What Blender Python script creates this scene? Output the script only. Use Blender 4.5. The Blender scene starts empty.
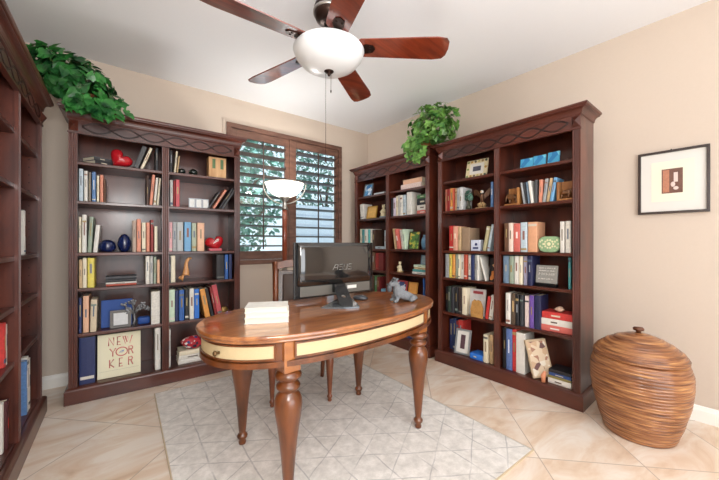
import bpy, bmesh, math, random
from mathutils import Matrix, Vector, Euler
PI = math.pi
random.seed(7)
SC = bpy.context.scene
COL = SC.collection

# ------------------------------------------------------------------ materials
MATS = {}
def new_mat(name):
    m = bpy.data.materials.new(name); m.use_nodes = True
    nt = m.node_tree
    return m, nt, nt.nodes['Principled BSDF']
def lin(c):
    return tuple((x/12.92 if x <= .04045 else ((x+.055)/1.055)**2.4) for x in c)
def hexc(h):
    return lin(tuple(int(h[i:i+2], 16)/255 for i in (0, 2, 4)))
def plain(name, h, rough=.5, metal=0., coat=0., vary=.0, scale=30, bump=0., emit=None, estr=1., spec=.5, trans=0.):
    """flat colour with a little procedural mottling"""
    if name in MATS: return MATS[name]
    m, nt, b = new_mat(name)
    c = hexc(h)
    b.inputs['Base Color'].default_value = (*c, 1)
    b.inputs['Roughness'].default_value = rough
    b.inputs['Metallic'].default_value = metal
    b.inputs['Coat Weight'].default_value = coat
    b.inputs['Coat Roughness'].default_value = .12
    b.inputs['Specular IOR Level'].default_value = spec
    b.inputs['Transmission Weight'].default_value = trans
    if vary or bump:
        tc = nt.nodes.new('ShaderNodeTexCoord'); nz = nt.nodes.new('ShaderNodeTexNoise')
        nz.inputs['Scale'].default_value = scale; nz.inputs['Detail'].default_value = 4
        nt.links.new(tc.outputs['Object'], nz.inputs['Vector'])
        if vary:
            mx = nt.nodes.new('ShaderNodeMix'); mx.data_type = 'RGBA'
            mx.inputs['A'].default_value = (*[x*(1-vary) for x in c], 1)
            mx.inputs['B'].default_value = (*[min(1, x*(1+vary)) for x in c], 1)
            nt.links.new(nz.outputs['Fac'], mx.inputs['Factor'])
            nt.links.new(mx.outputs['Result'], b.inputs['Base Color'])
        if bump:
            bp = nt.nodes.new('ShaderNodeBump'); bp.inputs['Strength'].default_value = bump
            bp.inputs['Distance'].default_value = .01
            nt.links.new(nz.outputs['Fac'], bp.inputs['Height']); nt.links.new(bp.outputs['Normal'], b.inputs['Normal'])
    if emit:
        b.inputs['Emission Color'].default_value = (*hexc(emit), 1); b.inputs['Emission Strength'].default_value = estr
    MATS[name] = m
    return m
def wood(name, dark, light, rough=.35, coat=.3, scale=(3, 3, 40), rot=(0, 0, 0), contrast=(.3, .75), coat_rough=.15, coat_ior=1.5):
    if name in MATS: return MATS[name]
    m, nt, b = new_mat(name)
    tc = nt.nodes.new('ShaderNodeTexCoord'); mp = nt.nodes.new('ShaderNodeMapping')
    mp.inputs['Scale'].default_value = scale; mp.inputs['Rotation'].default_value = rot
    nz = nt.nodes.new('ShaderNodeTexNoise'); nz.inputs['Scale'].default_value = 1.6
    nz.inputs['Detail'].default_value = 6; nz.inputs['Distortion'].default_value = .6
    cr = nt.nodes.new('ShaderNodeValToRGB')
    cr.color_ramp.elements[0].position = contrast[0]; cr.color_ramp.elements[0].color = (*hexc(dark), 1)
    cr.color_ramp.elements[1].position = contrast[1]; cr.color_ramp.elements[1].color = (*hexc(light), 1)
    L = nt.links
    L.new(tc.outputs['Object'], mp.inputs['Vector']); L.new(mp.outputs['Vector'], nz.inputs['Vector'])
    L.new(nz.outputs['Fac'], cr.inputs['Fac']); L.new(cr.outputs['Color'], b.inputs['Base Color'])
    b.inputs['Roughness'].default_value = rough; b.inputs['Coat Weight'].default_value = coat
    b.inputs['Coat Roughness'].default_value = coat_rough; b.inputs['Coat IOR'].default_value = coat_ior
    MATS[name] = m
    return m

# ------------------------------------------------------------------ mesh builder
class MB:
    def __init__(s): s.bm = bmesh.new()
    def poly(s, pts, faces):
        vs = [s.bm.verts.new(p) for p in pts]
        for f in faces:
            try: s.bm.faces.new([vs[i] for i in f])
            except ValueError: pass
        return vs
    def box(s, x0, x1, y0, y1, z0, z1, M=None, bev=0.):
        b = bmesh.new()
        vs = [b.verts.new((x, y, z)) for z in (z0, z1) for x, y in ((x0, y0), (x1, y0), (x1, y1), (x0, y1))]
        for f in ((3, 2, 1, 0), (4, 5, 6, 7), (0, 1, 5, 4), (1, 2, 6, 5), (2, 3, 7, 6), (3, 0, 4, 7)): b.faces.new([vs[i] for i in f])
        if bev: bmesh.ops.bevel(b, geom=b.edges[:], offset=bev, segments=2, affect='EDGES', profile=.5)
        s.add(b, M); return s
    def add(s, b, M=None):
        mp = {}
        for v in b.verts: mp[v] = s.bm.verts.new(M @ v.co if M else v.co)
        for f in b.faces:
            try:
                nf = s.bm.faces.new([mp[v] for v in f.verts]); nf.smooth = f.smooth
            except ValueError: pass
        b.free()
    def prism(s, pts, z0, z1, M=None, bev=0.):
        """closed xy outline extruded in z"""
        b = bmesh.new(); n = len(pts)
        a = [b.verts.new((p[0], p[1], z0)) for p in pts]; c = [b.verts.new((p[0], p[1], z1)) for p in pts]
        b.faces.new(a[::-1]); b.faces.new(c)
        for i in range(n): b.faces.new((a[i], a[(i+1) % n], c[(i+1) % n], c[i]))
        if bev: bmesh.ops.bevel(b, geom=[e for e in b.edges if abs(e.verts[0].co.z-e.verts[1].co.z) < 1e-6], offset=bev, segments=2, affect='EDGES')
        s.add(b, M); return s
    def lathe(s, prof, seg=24, M=None, smooth=True, cap=True):
        """profile of (r, z) turned about z"""
        b = bmesh.new(); rings = []
        for r, z in prof:
            rings.append([b.verts.new((r*math.cos(2*PI*i/seg), r*math.sin(2*PI*i/seg), z)) for i in range(seg)])
        for a, c in zip(rings, rings[1:]):
            for i in range(seg):
                f = b.faces.new((a[i], a[(i+1) % seg], c[(i+1) % seg], c[i])); f.smooth = smooth
        if cap:
            b.faces.new(rings[0][::-1]); b.faces.new(rings[-1])
        bmesh.ops.recalc_face_normals(b, faces=b.faces[:])
        s.add(b, M); return s
    def tube(s, pts, r, seg=8, closed=False, rs=None):
        pts = [Vector(p) for p in pts]; n = len(pts); rings = []
        for i, p in enumerate(pts):
            if closed: t = pts[(i+1) % n]-pts[i-1]
            else: t = pts[min(i+1, n-1)]-pts[max(i-1, 0)]
            q = t.to_track_quat('Z', 'Y'); rr = rs[i] if rs else r
            rings.append([s.bm.verts.new(p+q @ Vector((rr*math.cos(2*PI*k/seg), rr*math.sin(2*PI*k/seg), 0))) for k in range(seg)])
        pairs = list(zip(rings, rings[1:]))+([(rings[-1], rings[0])] if closed else [])
        for a, c in pairs:
            best = 0
            if closed and a is rings[-1]:
                best = min(range(seg), key=lambda k: (a[0].co-c[k].co).length)
            for k in range(seg):
                f = s.bm.faces.new((a[k], a[(k+1) % seg], c[(k+1+best) % seg], c[(k+best) % seg])); f.smooth = True
        if not closed:
            s.bm.faces.new(rings[0][::-1]); s.bm.faces.new(rings[-1])
        return s
    def ball(s, c, r, M=None, seg=16):
        b = bmesh.new(); bmesh.ops.create_uvsphere(b, u_segments=seg, v_segments=max(8, seg*2//3), radius=1)
        for f in b.faces: f.smooth = True
        r = r if isinstance(r, tuple) else (r, r, r)
        T = Matrix.Translation(c) @ Matrix.Diagonal((*r, 1))
        s.add(b, (M @ T) if M else T); return s
    def build(s, name, mat, parent=None, smooth=None, M=None):
        bmesh.ops.recalc_face_normals(s.bm, faces=s.bm.faces[:])
        me = bpy.data.meshes.new(name); s.bm.to_mesh(me); s.bm.free()
        if smooth is not None:
            for p in me.polygons: p.use_smooth = smooth
        if mat: me.materials.append(mat)
        o = bpy.data.objects.new(name, me); COL.objects.link(o)
        if parent: o.parent = parent
        if M is not None: o.matrix_local = M
        return o
def tag(o, label=None, cat=None, group=None, kind=None):
    if label: o['label'] = label
    if cat: o['category'] = cat
    if group: o['group'] = group
    if kind: o['kind'] = kind
    return o
def empty(name, M, label=None, cat=None, group=None):
    o = bpy.data.objects.new(name, None); COL.objects.link(o); o.empty_display_size = .1
    o.matrix_world = M
    return tag(o, label, cat, group)
def T(x, y, z): return Matrix.Translation((x, y, z))
def RZ(d): return Matrix.Rotation(math.radians(d), 4, 'Z')
def RX(d): return Matrix.Rotation(math.radians(d), 4, 'X')
def RY(d): return Matrix.Rotation(math.radians(d), 4, 'Y')
def skin_mesh(name, nodes, edges, mat, sub=2, M=None, root=0):
    """nodes: (x,y,z,r); one continuous skinned surface"""
    me = bpy.data.meshes.new(name); me.from_pydata([n[:3] for n in nodes], edges, [])
    o = bpy.data.objects.new(name, me); COL.objects.link(o)
    md = o.modifiers.new('s', 'SKIN'); sb = o.modifiers.new('u', 'SUBSURF'); sb.levels = sb.render_levels = sub
    for i, n in enumerate(nodes):
        v = me.skin_vertices[0].data[i]; v.radius = (n[3], n[3]); v.use_root = (i == root)
    dg = bpy.context.evaluated_depsgraph_get(); dg.update()
    m2 = bpy.data.meshes.new_from_object(o.evaluated_get(dg)); m2.name = name
    bpy.data.objects.remove(o)
    for p in m2.polygons: p.use_smooth = True
    m2.materials.clear(); m2.materials.append(mat)
    o = bpy.data.objects.new(name, m2); COL.objects.link(o)
    if M is not None: o.matrix_world = M
    return o
def struct(o): o['kind'] = 'structure'; return o

# ------------------------------------------------------------------ palette
MAHOG = wood('mahogany', '32130d', '68301f', .36, .35, (4, 4, 1.2))
MAHOG_H = wood('mahogany_across', '32130d', '68301f', .36, .35, (1.2, 4, 5), contrast=(.2, .9))
CARVE = plain('dark_carving', '260f0a', .5, coat=.2)  # arcs given a darker tone than the frieze they sit on
LOUV_SHADED = wood('louver_wood_shaded', '2a1d18', '4a342a', .4, .2, (3, 3, 12))  # shade of the backlit louvers and rod put into a darker wood colour
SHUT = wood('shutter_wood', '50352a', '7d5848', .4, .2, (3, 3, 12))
DESKW = wood('desk_wood', '7a4018', 'b87640', .3, .9, (3, 16, 6), coat_rough=.06, coat_ior=1.8)
DESKV = wood('desk_wood_turned', '48240a', '80441a', .3, .5, (9, 9, 2))
CHAIRW = wood('chair_wood', '5e2e1a', '95542e', .33, .4, (6, 6, 2))
FANW = wood('fan_blade_wood', '5c1d0c', '8f3a1c', .3, 1., (2.5, 22, 6), coat_rough=.08, coat_ior=1.9)
BRONZE = plain('dark_bronze', '3a2a24', .35, .8)
BLACKM = plain('black_metal', '1a1a1c', .35, .6)
CHROME = plain('satin_silver', 'b9b7b2', .3, .9)
PAGES = plain('page_edges', 'e9dfc8', .8, vary=.08, scale=90)
IVORY = plain('ivory_panel', 'c8b58e', .6, vary=.06, scale=160)
WALL = plain('wall_paint', 'cbbcad', .85, vary=.02, scale=60, bump=.05)
CEIL = plain('ceiling_paint', 'eef0f3', .9, vary=.01, scale=60, bump=.05)
TRIM = plain('white_trim', 'f1ede6', .45)
LIGHTS = dict(rear_fill=62, torch=15, flash=50, win=160, sky=1.4, exp=.13, cam=22)

# ------------------------------------------------------------------ room shell
CH = 2.74; BY = 3.55
def wallx(y): return 2.885+(3.55-y)*.049          # right wall runs very slightly out of square
def floor_mat():
    m, nt, b = new_mat('travertine_tiles'); L = nt.links
    tc = nt.nodes.new('ShaderNodeTexCoord'); mp = nt.nodes.new('ShaderNodeMapping')
    mp.vector_type = 'TEXTURE'
    mp.inputs['Rotation'].default_value = (0, 0, math.radians(45))
    s = .5195
    # grid lines pass x-y = 1.06 and x+y = 2.60
    px, py = (1.06+2.60)/2, (2.60-1.06)/2
    mp.inputs['Location'].default_value = (px, py, 0)
    L.new(tc.outputs['Object'], mp.inputs['Vector'])
    br = nt.nodes.new('ShaderNodeTexBrick'); br.offset = 0; br.squash = 1
    br.inputs['Scale'].default_value = 1/s; br.inputs['Brick Width'].default_value = 1; br.inputs['Row Height'].default_value = 1
    br.inputs['Mortar Size'].default_value = .006; br.inputs['Mortar Smooth'].default_value = .3
    br.inputs['Color1'].default_value = (0, 0, 0, 1); br.inputs['Color2'].default_value = (1, 1, 1, 1); br.inputs['Mortar'].default_value = (.5, .5, .5, 1)
    L.new(mp.outputs['Vector'], br.inputs['Vector'])
    # veining, offset per tile
    mp2 = nt.nodes.new('ShaderNodeMapping'); mp2.inputs['Scale'].default_value = (1.2, 3.6, 1)
    mp2.inputs['Rotation'].default_value = (0, 0, .5)
    ad = nt.nodes.new('ShaderNodeVectorMath'); ad.operation = 'MULTIPLY_ADD'
    ad.inputs[1].default_value = (3, 5, 0)
    L.new(br.outputs['Color'], ad.inputs[0]); L.new(tc.outputs['Object'], ad.inputs[2]); L.new(ad.outputs['Vector'], mp2.inputs['Vector'])
    nz = nt.nodes.new('ShaderNodeTexNoise'); nz.inputs['Scale'].default_value = 1.5; nz.inputs['Detail'].default_value = 7
    nz.inputs['Distortion'].default_value = 1.3; nz.inputs['Roughness'].default_value = .58
    L.new(mp2.outputs['Vector'], nz.inputs['Vector'])
    cr = nt.nodes.new('ShaderNodeValToRGB'); e = cr.color_ramp.elements
    e[0].position = .28; e[0].color = (*hexc('cbae92'), 1); e[1].position = .62; e[1].color = (*hexc('eadfd2'), 1)
    k = e.new(.42); k.color = (*hexc('dcc5ae'), 1)
    L.new(nz.outputs['Fac'], cr.inputs['Fac'])
    mx = nt.nodes.new('ShaderNodeMix'); mx.data_type = 'RGBA'; mx.inputs['B'].default_value = (*hexc('b5a290'), 1)
    L.new(br.outputs['Fac'], mx.inputs['Factor']); L.new(cr.outputs['Color'], mx.inputs['A'])
    L.new(mx.outputs['Result'], b.inputs['Base Color'])
    b.inputs['Roughness'].default_value = .28
    bp = nt.nodes.new('ShaderNodeBump'); bp.inputs['Strength'].default_value = .25; bp.inputs['Distance'].default_value = .004; bp.invert = True
    L.new(br.outputs['Fac'], bp.inputs['Height']); L.new(bp.outputs['Normal'], b.inputs['Normal'])
    return m
LX, FY = -.76, -2.0
b = MB(); b.box(LX-.12, 3.35, FY-.12, BY+.14, -.1, 0); struct(b.build('floor', floor_mat()))
b = MB(); b.box(LX-.12, 3.35, FY-.12, BY+.14, CH, CH+.1); struct(b.build('ceiling', CEIL))
b = MB(); b.box(LX-.12, LX, FY-.12, BY+.14, 0, CH); struct(b.build('wall_left', WALL))
WX0, WX1, WZ0, WZ1 = .935, 2.415, .935, 2.465      # window opening
b = MB()
b.box(LX, WX0, BY, BY+.14, 0, CH); b.box(WX1, 3.3, BY, BY+.14, 0, CH)
b.box(WX0, WX1, BY, BY+.14, 0, WZ0); b.box(WX0, WX1, BY, BY+.14, WZ1, CH)
struct(b.build('wall_back', WALL))
b = MB(); b.prism([(wallx(BY+.14), BY+.14), (wallx(FY-.12), FY-.12), (wallx(FY-.12)+.15, FY-.12), (wallx(BY+.14)+.15, BY+.14)], 0, CH)
struct(b.build('wall_right', WALL))
# wall behind the viewer, its wide opening added to let fill light in
b = MB(); b.box(LX, -.5, FY-.12, FY, 0, CH); b.box(2.3, 3.3, FY-.12, FY, 0, CH); b.box(-.5, 2.3, FY-.12, FY, 2.3, CH)
struct(b.build('wall_front', WALL))
def base_prof(): return [(0, 0), (.014, 0), (.014, .075), (.009, .088), (.006, .1), (0, .104)]
def base_run(name, p0, p1, nrm):
    b = MB(); P = []
    for q in (p0, p1): P.append([(q[0]+nrm[0]*o, q[1]+nrm[1]*o, z) for o, z in base_prof()])
    n = len(P[0])
    b.poly(P[0]+P[1], [(i, (i+1) % n, n+(i+1) % n, n+i) for i in range(n)]+[tuple(range(n))[::-1], tuple(range(n, 2*n))])
    struct(b.build(name, TRIM))
base_run('baseboard_back', (LX, BY), (wallx(BY), BY), (0, -1))
base_run('baseboard_right', (wallx(BY), BY), (wallx(FY), FY), (-1, 0))
base_run('baseboard_left', (LX, FY), (LX, BY), (1, 0))

# ------------------------------------------------------------------ window with plantation shutters
win = empty('window_1', T(0, BY, 0)); win['kind'] = 'structure'
b = MB(); t = .03                                     # painted edge bead around the opening
b.box(WX0-t, WX1+t, -.012, .0, WZ1, WZ1+t); b.box(WX0-t, WX1+t, -.012, 0, WZ0-t, WZ0)
b.box(WX0-t, WX0, -.012, 0, WZ0, WZ1); b.box(WX1, WX1+t, -.012, 0, WZ0, WZ1)
struct(b.build('window_trim', WALL, win))
b = MB(); f = .05
b.box(WX0, WX1, -.03, .045, WZ1-f, WZ1, bev=.004); b.box(WX0, WX1, -.03, .045, WZ0, WZ0+f, bev=.004)
b.box(WX0, WX0+f, -.03, .045, WZ0+f, WZ1-f, bev=.004); b.box(WX1-f, WX1, -.03, .045, WZ0+f, WZ1-f, bev=.004)
b.box(1.655, 1.695, -.025, .045, WZ0+f, WZ1-f, bev=.003)
struct(b.build('window_frame', SHUT, win))
for (x0, x1) in ((WX0+f+.003, 1.652), (1.698, WX1-f-.003)):
    z0, z1 = WZ0+f+.003, WZ1-f-.003
    b = MB(); st = .05
    b.box(x0, x0+st, -.015, .017, z0, z1, bev=.003); b.box(x1-st, x1, -.015, .017, z0, z1, bev=.003)
    b.box(x0+st, x1-st, -.015, .017, z1-.085, z1, bev=.003); b.box(x0+st, x1-st, -.015, .017, z0, z0+.095, bev=.003)
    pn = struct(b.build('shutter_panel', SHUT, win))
    n = 11; h0, h1 = z0+.095, z1-.085; st2 = (h1-h0)/n
    b = MB()
    for k in range(n):
        zc = h0+(k+.5)*st2
        pts = [(.057*math.cos(a), .0065*math.sin(a)) for a in [2*PI*i/14 for i in range(14)]]
        M = T(x0+st, 0, zc) @ RX(-8) @ Matrix(((0, 0, 1, 0), (1, 0, 0, 0), (0, 1, 0, 0), (0, 0, 0, 1)))
        b.prism(pts, 0, x1-x0-2*st, M)
    struct(b.build('louvers', LOUV_SHADED, pn))
    b = MB(); xc = (x0+x1)/2; b.box(xc-.006, xc+.006, -.07, -.057, h0+.02, h1-.01); struct(b.build('tilt_rod', LOUV_SHADED, pn))
    b = MB()
    for zc in (z0+.15, z1-.15): b.tube([(x1 if x1 > 2 else x0, -.02, zc-.035), (x1 if x1 > 2 else x0, -.02, zc+.035)], .007)
    struct(b.build('shutter_hinge', BRONZE, pn))
b = MB(); y0 = .09; fw = .045
b.box(WX0, WX1, y0, y0+.04, WZ0, WZ0+fw); b.box(WX0, WX1, y0, y0+.04, WZ1-fw, WZ1)
for xa in (WX0, WX1-fw, 1.675-fw/2): b.box(xa, xa+fw, y0, y0+.04, WZ0+fw, WZ1-fw)
struct(b.build('window_sash', plain('white_vinyl', 'e9ecee', .4), win))
def glass_mat():
    m, nt, bs = new_mat('window_glass'); nt.nodes.remove(bs)
    out = nt.nodes['Material Output']; tr = nt.nodes.new('ShaderNodeBsdfTransparent'); gl = nt.nodes.new('ShaderNodeBsdfGlossy')
    gl.inputs['Roughness'].default_value = .02; tr.inputs['Color'].default_value = (.93, .97, .97, 1)
    mx = nt.nodes.new('ShaderNodeMixShader'); mx.inputs['Fac'].default_value = .05
    nt.links.new(tr.outputs[0], mx.inputs[1]); nt.links.new(gl.outputs[0], mx.inputs[2]); nt.links.new(mx.outputs[0], out.inputs['Surface'])
    return m
b = MB(); b.box(WX0+fw, 1.675-fw/2, y0+.015, y0+.021, WZ0+fw, WZ1-fw); b.box(1.675+fw/2, WX1-fw, y0+.015, y0+.021, WZ0+fw, WZ1-fw)
struct(b.build('window_pane', glass_mat(), win))

# ------------------------------------------------------------------ garden seen through the shutters
b = MB(); b.box(-6, 12, BY+.16, 16, -.25, -.15); g = struct(b.build('ground_outside', plain('pale_patio', 'c9c7bd', .8, vary=.15, scale=2)))
b = MB(); b.box(3.0, 9.5, 6.2, 6.4, -.15, 2.0)
for k in range(10): b.box(2.995, 9.5, 6.175, 6.2, -.1+k*.21, .08+k*.21)
struct(b.build('wall_garden', plain('pale_blue_siding', 'd3dbe6', .7)))
def leaf_quad(b, c, n, s, roll, heart=False):
    q = n.to_track_quat('Z', 'Y').to_matrix().to_4x4() @ Matrix.Rotation(roll, 4, 'Z')
    if heart:
        P = [(0, -.12, 0), (.30, -.30, .03), (.46, .05, .05), (.30, .45, .02), (0, .95, -.12), (-.30, .45, .02), (-.46, .05, .05), (-.30, -.30, .03), (0, .3, -.03)]
        F = [(0, 1, 8), (1, 2, 8), (2, 3, 8), (3, 4, 8), (4, 5, 8), (5, 6, 8), (6, 7, 8), (7, 0, 8)]
    else:
        P = [(0, -.5, 0), (.3, 0, .06), (0, .5, 0), (-.3, 0, .06)]; F = [(0, 1, 2, 3)]
    M = Matrix.Translation(c) @ q @ Matrix.Scale(s, 4)
    b.poly([M @ Vector(p) for p in P], F)
def foliage_mat(name, a, c, scale=9, rough=.4):
    if name in MATS: return MATS[name]
    m, nt, bs = new_mat(name); tc = nt.nodes.new('ShaderNodeTexCoord'); nz = nt.nodes.new('ShaderNodeTexNoise')
    nz.inputs['Scale'].default_value = scale; nz.inputs['Detail'].default_value = 3
    cr = nt.nodes.new('ShaderNodeValToRGB'); cr.color_ramp.elements[0].position = .35; cr.color_ramp.elements[1].position = .65
    cr.color_ramp.elements[0].color = (*hexc(a), 1); cr.color_ramp.elements[1].color = (*hexc(c), 1)
    nt.links.new(tc.outputs['Object'], nz.inputs['Vector']); nt.links.new(nz.outputs['Fac'], cr.inputs['Fac']); nt.links.new(cr.outputs['Color'], bs.inputs['Base Color'])
    bs.inputs['Roughness'].default_value = rough; MATS[name] = m
    return m
rg = random.Random(3)
def tree(x, y, h, r, n, mat, label, cz):
    e = empty('garden_tree', T(x, y, -.15), label, 'tree', 'trees outside the window')
    b = MB(); b.tube([(0, 0, 0), (.05, .03, h*.35), (0, .05, h*.6), (.08, 0, h*.85)], .07, rs=[.09, .07, .05, .02])
    for k in range(5):
        a = k*1.3; b.tube([(0, .03, h*.4+.1*k), (r*.6*math.cos(a), r*.6*math.sin(a), h*.55+.13*k)], .025)
    b.build('trunk', plain('bark', '5d4a3a', .9, vary=.3, scale=20), e)
    b = MB()
    for _ in range(n):
        d = Vector((rg.gauss(0, 1), rg.gauss(0, 1), rg.gauss(0, 1))).normalized()*rg.uniform(.35, 1)**.6
        leaf_quad(b, Vector((d.x*r, d.y*r, cz+d.z*h*.42)), Vector((rg.gauss(0, .6), rg.gauss(-.5, .6), rg.gauss(.6, .5))), rg.uniform(.09, .17), rg.uniform(0, 6))
    b.build('crown', mat, e)
GA = foliage_mat('tree_leaves_teal', '3c6e66', '86b09c', 5); GB = foliage_mat('tree_leaves_lime', '7fa05a', 'c9d890', 4)
tree(1.75, 6.2, 3.6, 1.05, 2600, GA, 'tall bluish green tree behind the middle of the shuttered window', 2.5)
tree(5.2, 8.4, 4.2, 1.25, 2600, GA, 'bluish green tree rising behind the pale garden wall', 3.3)
tree(.85, 4.5, 1.7, .5, 1300, GB, 'low yellow green bush tree behind the left shutter', 1.0)
tree(2.2, 10.6, 5.2, 1.6, 2400, GA, 'farthest tall tree seen high through the shutter louvers', 3.8)
# ------------------------------------------------------------------ bookcases
SHZ = {1: 1.775, 2: 1.485, 3: 1.10, 4: .835, 5: .50, 6: .115}
CASES = {}
def bookcase(key, o, rot, W, label, fifth=None, depth=.31, pins=False, top=0.):
    M = T(o[0], o[1], 0) @ RZ(rot)
    e = empty('bookcase', M, label, 'bookcase', 'tall carved mahogany bookcases')
    sh = dict(SHZ)
    if fifth: sh[5] = fifth
    CASES[key] = (M, W, sh)
    D = depth; ST = .05; CT = .05; Z0, Z1 = .115, 1.98
    for x in (0, W-.022):
        b = MB(); b.box(x, x+.022, .012, D, .0, 2.09); s = b.build('side_panel', MAHOG, e)
        if pins:
            b = MB(); xx = x+.022 if x == 0 else x
            for y in (.06, D-.05):
                for k in range(34): b.box(xx-.0012, xx+.0012, y-.003, y+.003, .17+k*.052, .176+k*.052)
            b.build('pin_holes', plain('pin_hole_dark', '140806', .8), s)
    b = MB(); b.box(.022, W-.022, D-.012, D, .0, 2.09); b.build('back_panel', MAHOG, e)
    b = MB(); b.box(W/2-.012, W/2+.012, .014, D-.012, Z0, Z1+.05); b.build('center_divider', MAHOG, e)
    b = MB(); b.box(0, W, .012, D, 2.075, 2.09); b.build('top_panel', MAHOG_H, e)
    for k in range(1, 7):
        for x0, x1 in ((.022, W/2-.012), (W/2+.012, W-.022)):
            z = sh[k]; b = MB(); b.box(x0, x1, .016, D-.012, z-.024, z, bev=.004); b.build('shelf', MAHOG_H, e)
    def pilaster(xc, w):
        # fluted strip: three half-round grooves
        pts = [(xc-w/2, .016), (xc-w/2, .0)]
        for g in range(3):
            c = xc+(g-1)*w*.27
            for i in range(7):
                a = PI-PI*i/6; pts.append((c+w*.095*math.cos(a), w*.075*math.sin(a)))
        pts += [(xc+w/2, 0), (xc+w/2, .016)]
        b = MB(); b.prism(pts[::-1], Z0, Z1); b.build('pilaster', MAHOG, e)
    pilaster(ST/2, ST); pilaster(W-ST/2, ST); pilaster(W/2, CT)
    def sweep(name, prof, mat):
        P = []
        for o_, z in prof: P += [(-o_, D, z), (-o_, -o_, z), (W+o_, -o_, z), (W+o_, D, z)]
        n = len(prof); F = []
        for i in range(n):
            j = (i+1) % n
            for k in range(3): F.append((4*i+k, 4*i+k+1, 4*j+k+1, 4*j+k))
        F.append([4*i for i in range(n)]); F.append([4*i+3 for i in range(n)][::-1])
        b = MB(); b.poly(P, F); b.build(name, mat, e)
    sweep('base_plinth', [(-.012, .002), (.022, .002), (.022, .098), (.018, .106), (.008, .114), (.0, .116), (-.012, .116)], MAHOG_H)
    b = MB(); b.box(0, W, .0, .02, Z1, 2.078); b.box(-.006, W+.006, -.006, .02, Z1-.006, Z1+.006, bev=.002)
    fr = b.build('frieze', MAHOG_H, e)
    # carved interlaced arcs
    b = MB(); xs, xe = .075, W-.075; nW = 3
    for ph in (0, PI):
        for dz in (-.006, .006):
            pts = []
            for i in range(73):
                u = i/72; pts.append((xs+(xe-xs)*u, -.001, 2.031+.035*math.sin(nW*2*PI*u+ph)+dz*.6))
            b.tube(pts, .0027, seg=5)
    b.build('carved_arcs', CARVE, fr)
    for xc in (.028, W-.028):
        b = MB(); h = .026
        b.poly([(xc-h, 0, 2.03-.038), (xc+h, 0, 2.03-.038), (xc+h, 0, 2.03+.038), (xc-h, 0, 2.03+.038), (xc, -.028, 2.03)], [(0, 1, 4), (1, 2, 4), (2, 3, 4), (3, 0, 4), (3, 2, 1, 0)])
        b.build('corner_block', MAHOG, e)
    pr = [(-.02, 2.076), (.004, 2.076), (.010, 2.082), (.010, 2.092)]
    for i in range(6):
        a = PI/2*i/5; pr.append((.012+.034*(1-math.cos(a)), 2.094+.034*math.sin(a)))
    pr += [(.052, 2.130), (.052, 2.138)]
    for i in range(5):
        a = PI/2*i/4; pr.append((.052+.012*math.sin(a), 2.138+.010*(1-math.cos(a))))
    pr += [(.066, 2.150), (.066, 2.162), (-.02, 2.162)]
    sweep('crown_molding', [(o_*.8 if o_ > 0 else o_, 2.076+(z-2.076)*(.086+top)/.086) for o_, z in pr], MAHOG_H)
    return e
bookcase('B', (-.27, 3.10), -1.52, 1.205, 'double mahogany bookcase against the back wall, left of the shuttered window', depth=.36)
bookcase('C', (2.545, 2.025), -88.58, 1.213, 'double mahogany bookcase beside the big wicker basket', depth=.29, top=-.022)
bookcase('D', (2.53, 3.385), -89.3, 1.25, 'double mahogany bookcase in the far corner behind the monitor', fifth=.56, top=-.01)
bookcase('A', (-.41, 1.84), 89.53, 1.225, 'mostly empty mahogany bookcase at the left edge of the photo', fifth=.545, pins=True)
CNAME = {'A': 'left-edge bookcase', 'B': 'back-wall bookcase', 'C': 'basket-side bookcase', 'D': 'corner bookcase'}
SNAME = {1: 'top', 2: 'second', 3: 'third', 4: 'fourth', 5: 'fifth', 6: 'bottom'}
ORD = ['', 'first', 'second', 'third', 'fourth', 'fifth', 'sixth', 'seventh', 'eighth', 'ninth', 'tenth', 'eleventh', 'twelfth', 'thirteenth']
def place(case, u, v, shelf, z=0., rot=0.):
    """matrix of a spot on a bookcase shelf: u along the case, v into it"""
    M, W, sh = CASES[case]
    return M @ T(u, v, sh[shelf]+z+.0008) @ RZ(rot)

# ------------------------------------------------------------------ books
HX = {'cream': 'e6dcc2', 'white': 'dedbd3', 'off white': 'dedad0', 'pale blue': 'b9c9d2', 'grey brown': '857b70', 'blue and white': '5c82b4', 'salmon': 'd98e74', 'brown': '6e4f3c',
 'dark brown': '4a342a', 'dark grey': '4a4a4c', 'charcoal': '34353a', 'black': '1d1d22', 'tan': 'c7a980', 'light grey': 'bcbcb8', 'dark red': '8e2b2a', 'rose red': 'c2525a', 'grey green': '93a08e',
 'taupe': 'b09c8c', 'yellow': 'e2cf5c', 'peach': 'e4b494', 'pink': 'd7a2a6', 'grey': '9c9fa0', 'silver grey': 'b0b4b4', 'sky blue': '6fa4cc', 'sage green': 'a9b39c', 'blue': '2f5fa6', 'navy': '27325e',
 'beige': 'd3c1a6', 'pale green': 'c5d8c0', 'bright blue': '2f74d0', 'orange': 'df9a4c', 'pale lilac': 'cfc6d8', 'teal': '4f9a9c', 'turquoise': '5fb7b4', 'maroon': '6b2626', 'green': '4a7a4c',
 'red and white': 'cf6a60', 'red brown': '95503c', 'brick red': 'b4503c', 'pale grey': 'c2c2c0', 'slate blue': '7189a0', 'red': 'c63a36', 'red and cream': 'd8a088', 'mottled brown': '9a826a',
 'olive cream': 'c0b890', 'pink cream': 'e6cfc0', 'orange and white': 'd8a07c', 'lilac grey': 'a09cb4', 'dark green': '2e3c34', 'brown black': '3a2c28', 'dark blue': '2a3c66', 'blue patterned': '5a72a8',
 'black and tan': '5a4a3c', 'pinkish white': 'e2d0cc', 'violet': '6a4c9c', 'dark navy': '23264a', 'black and red': '4a2024', 'charcoal grey': '44464a', 'deep blue': '2b4a86', 'olive': '8c8048', 'pale pink': 'e2cac2', 'tan pattern': 'c0a888'}
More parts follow.
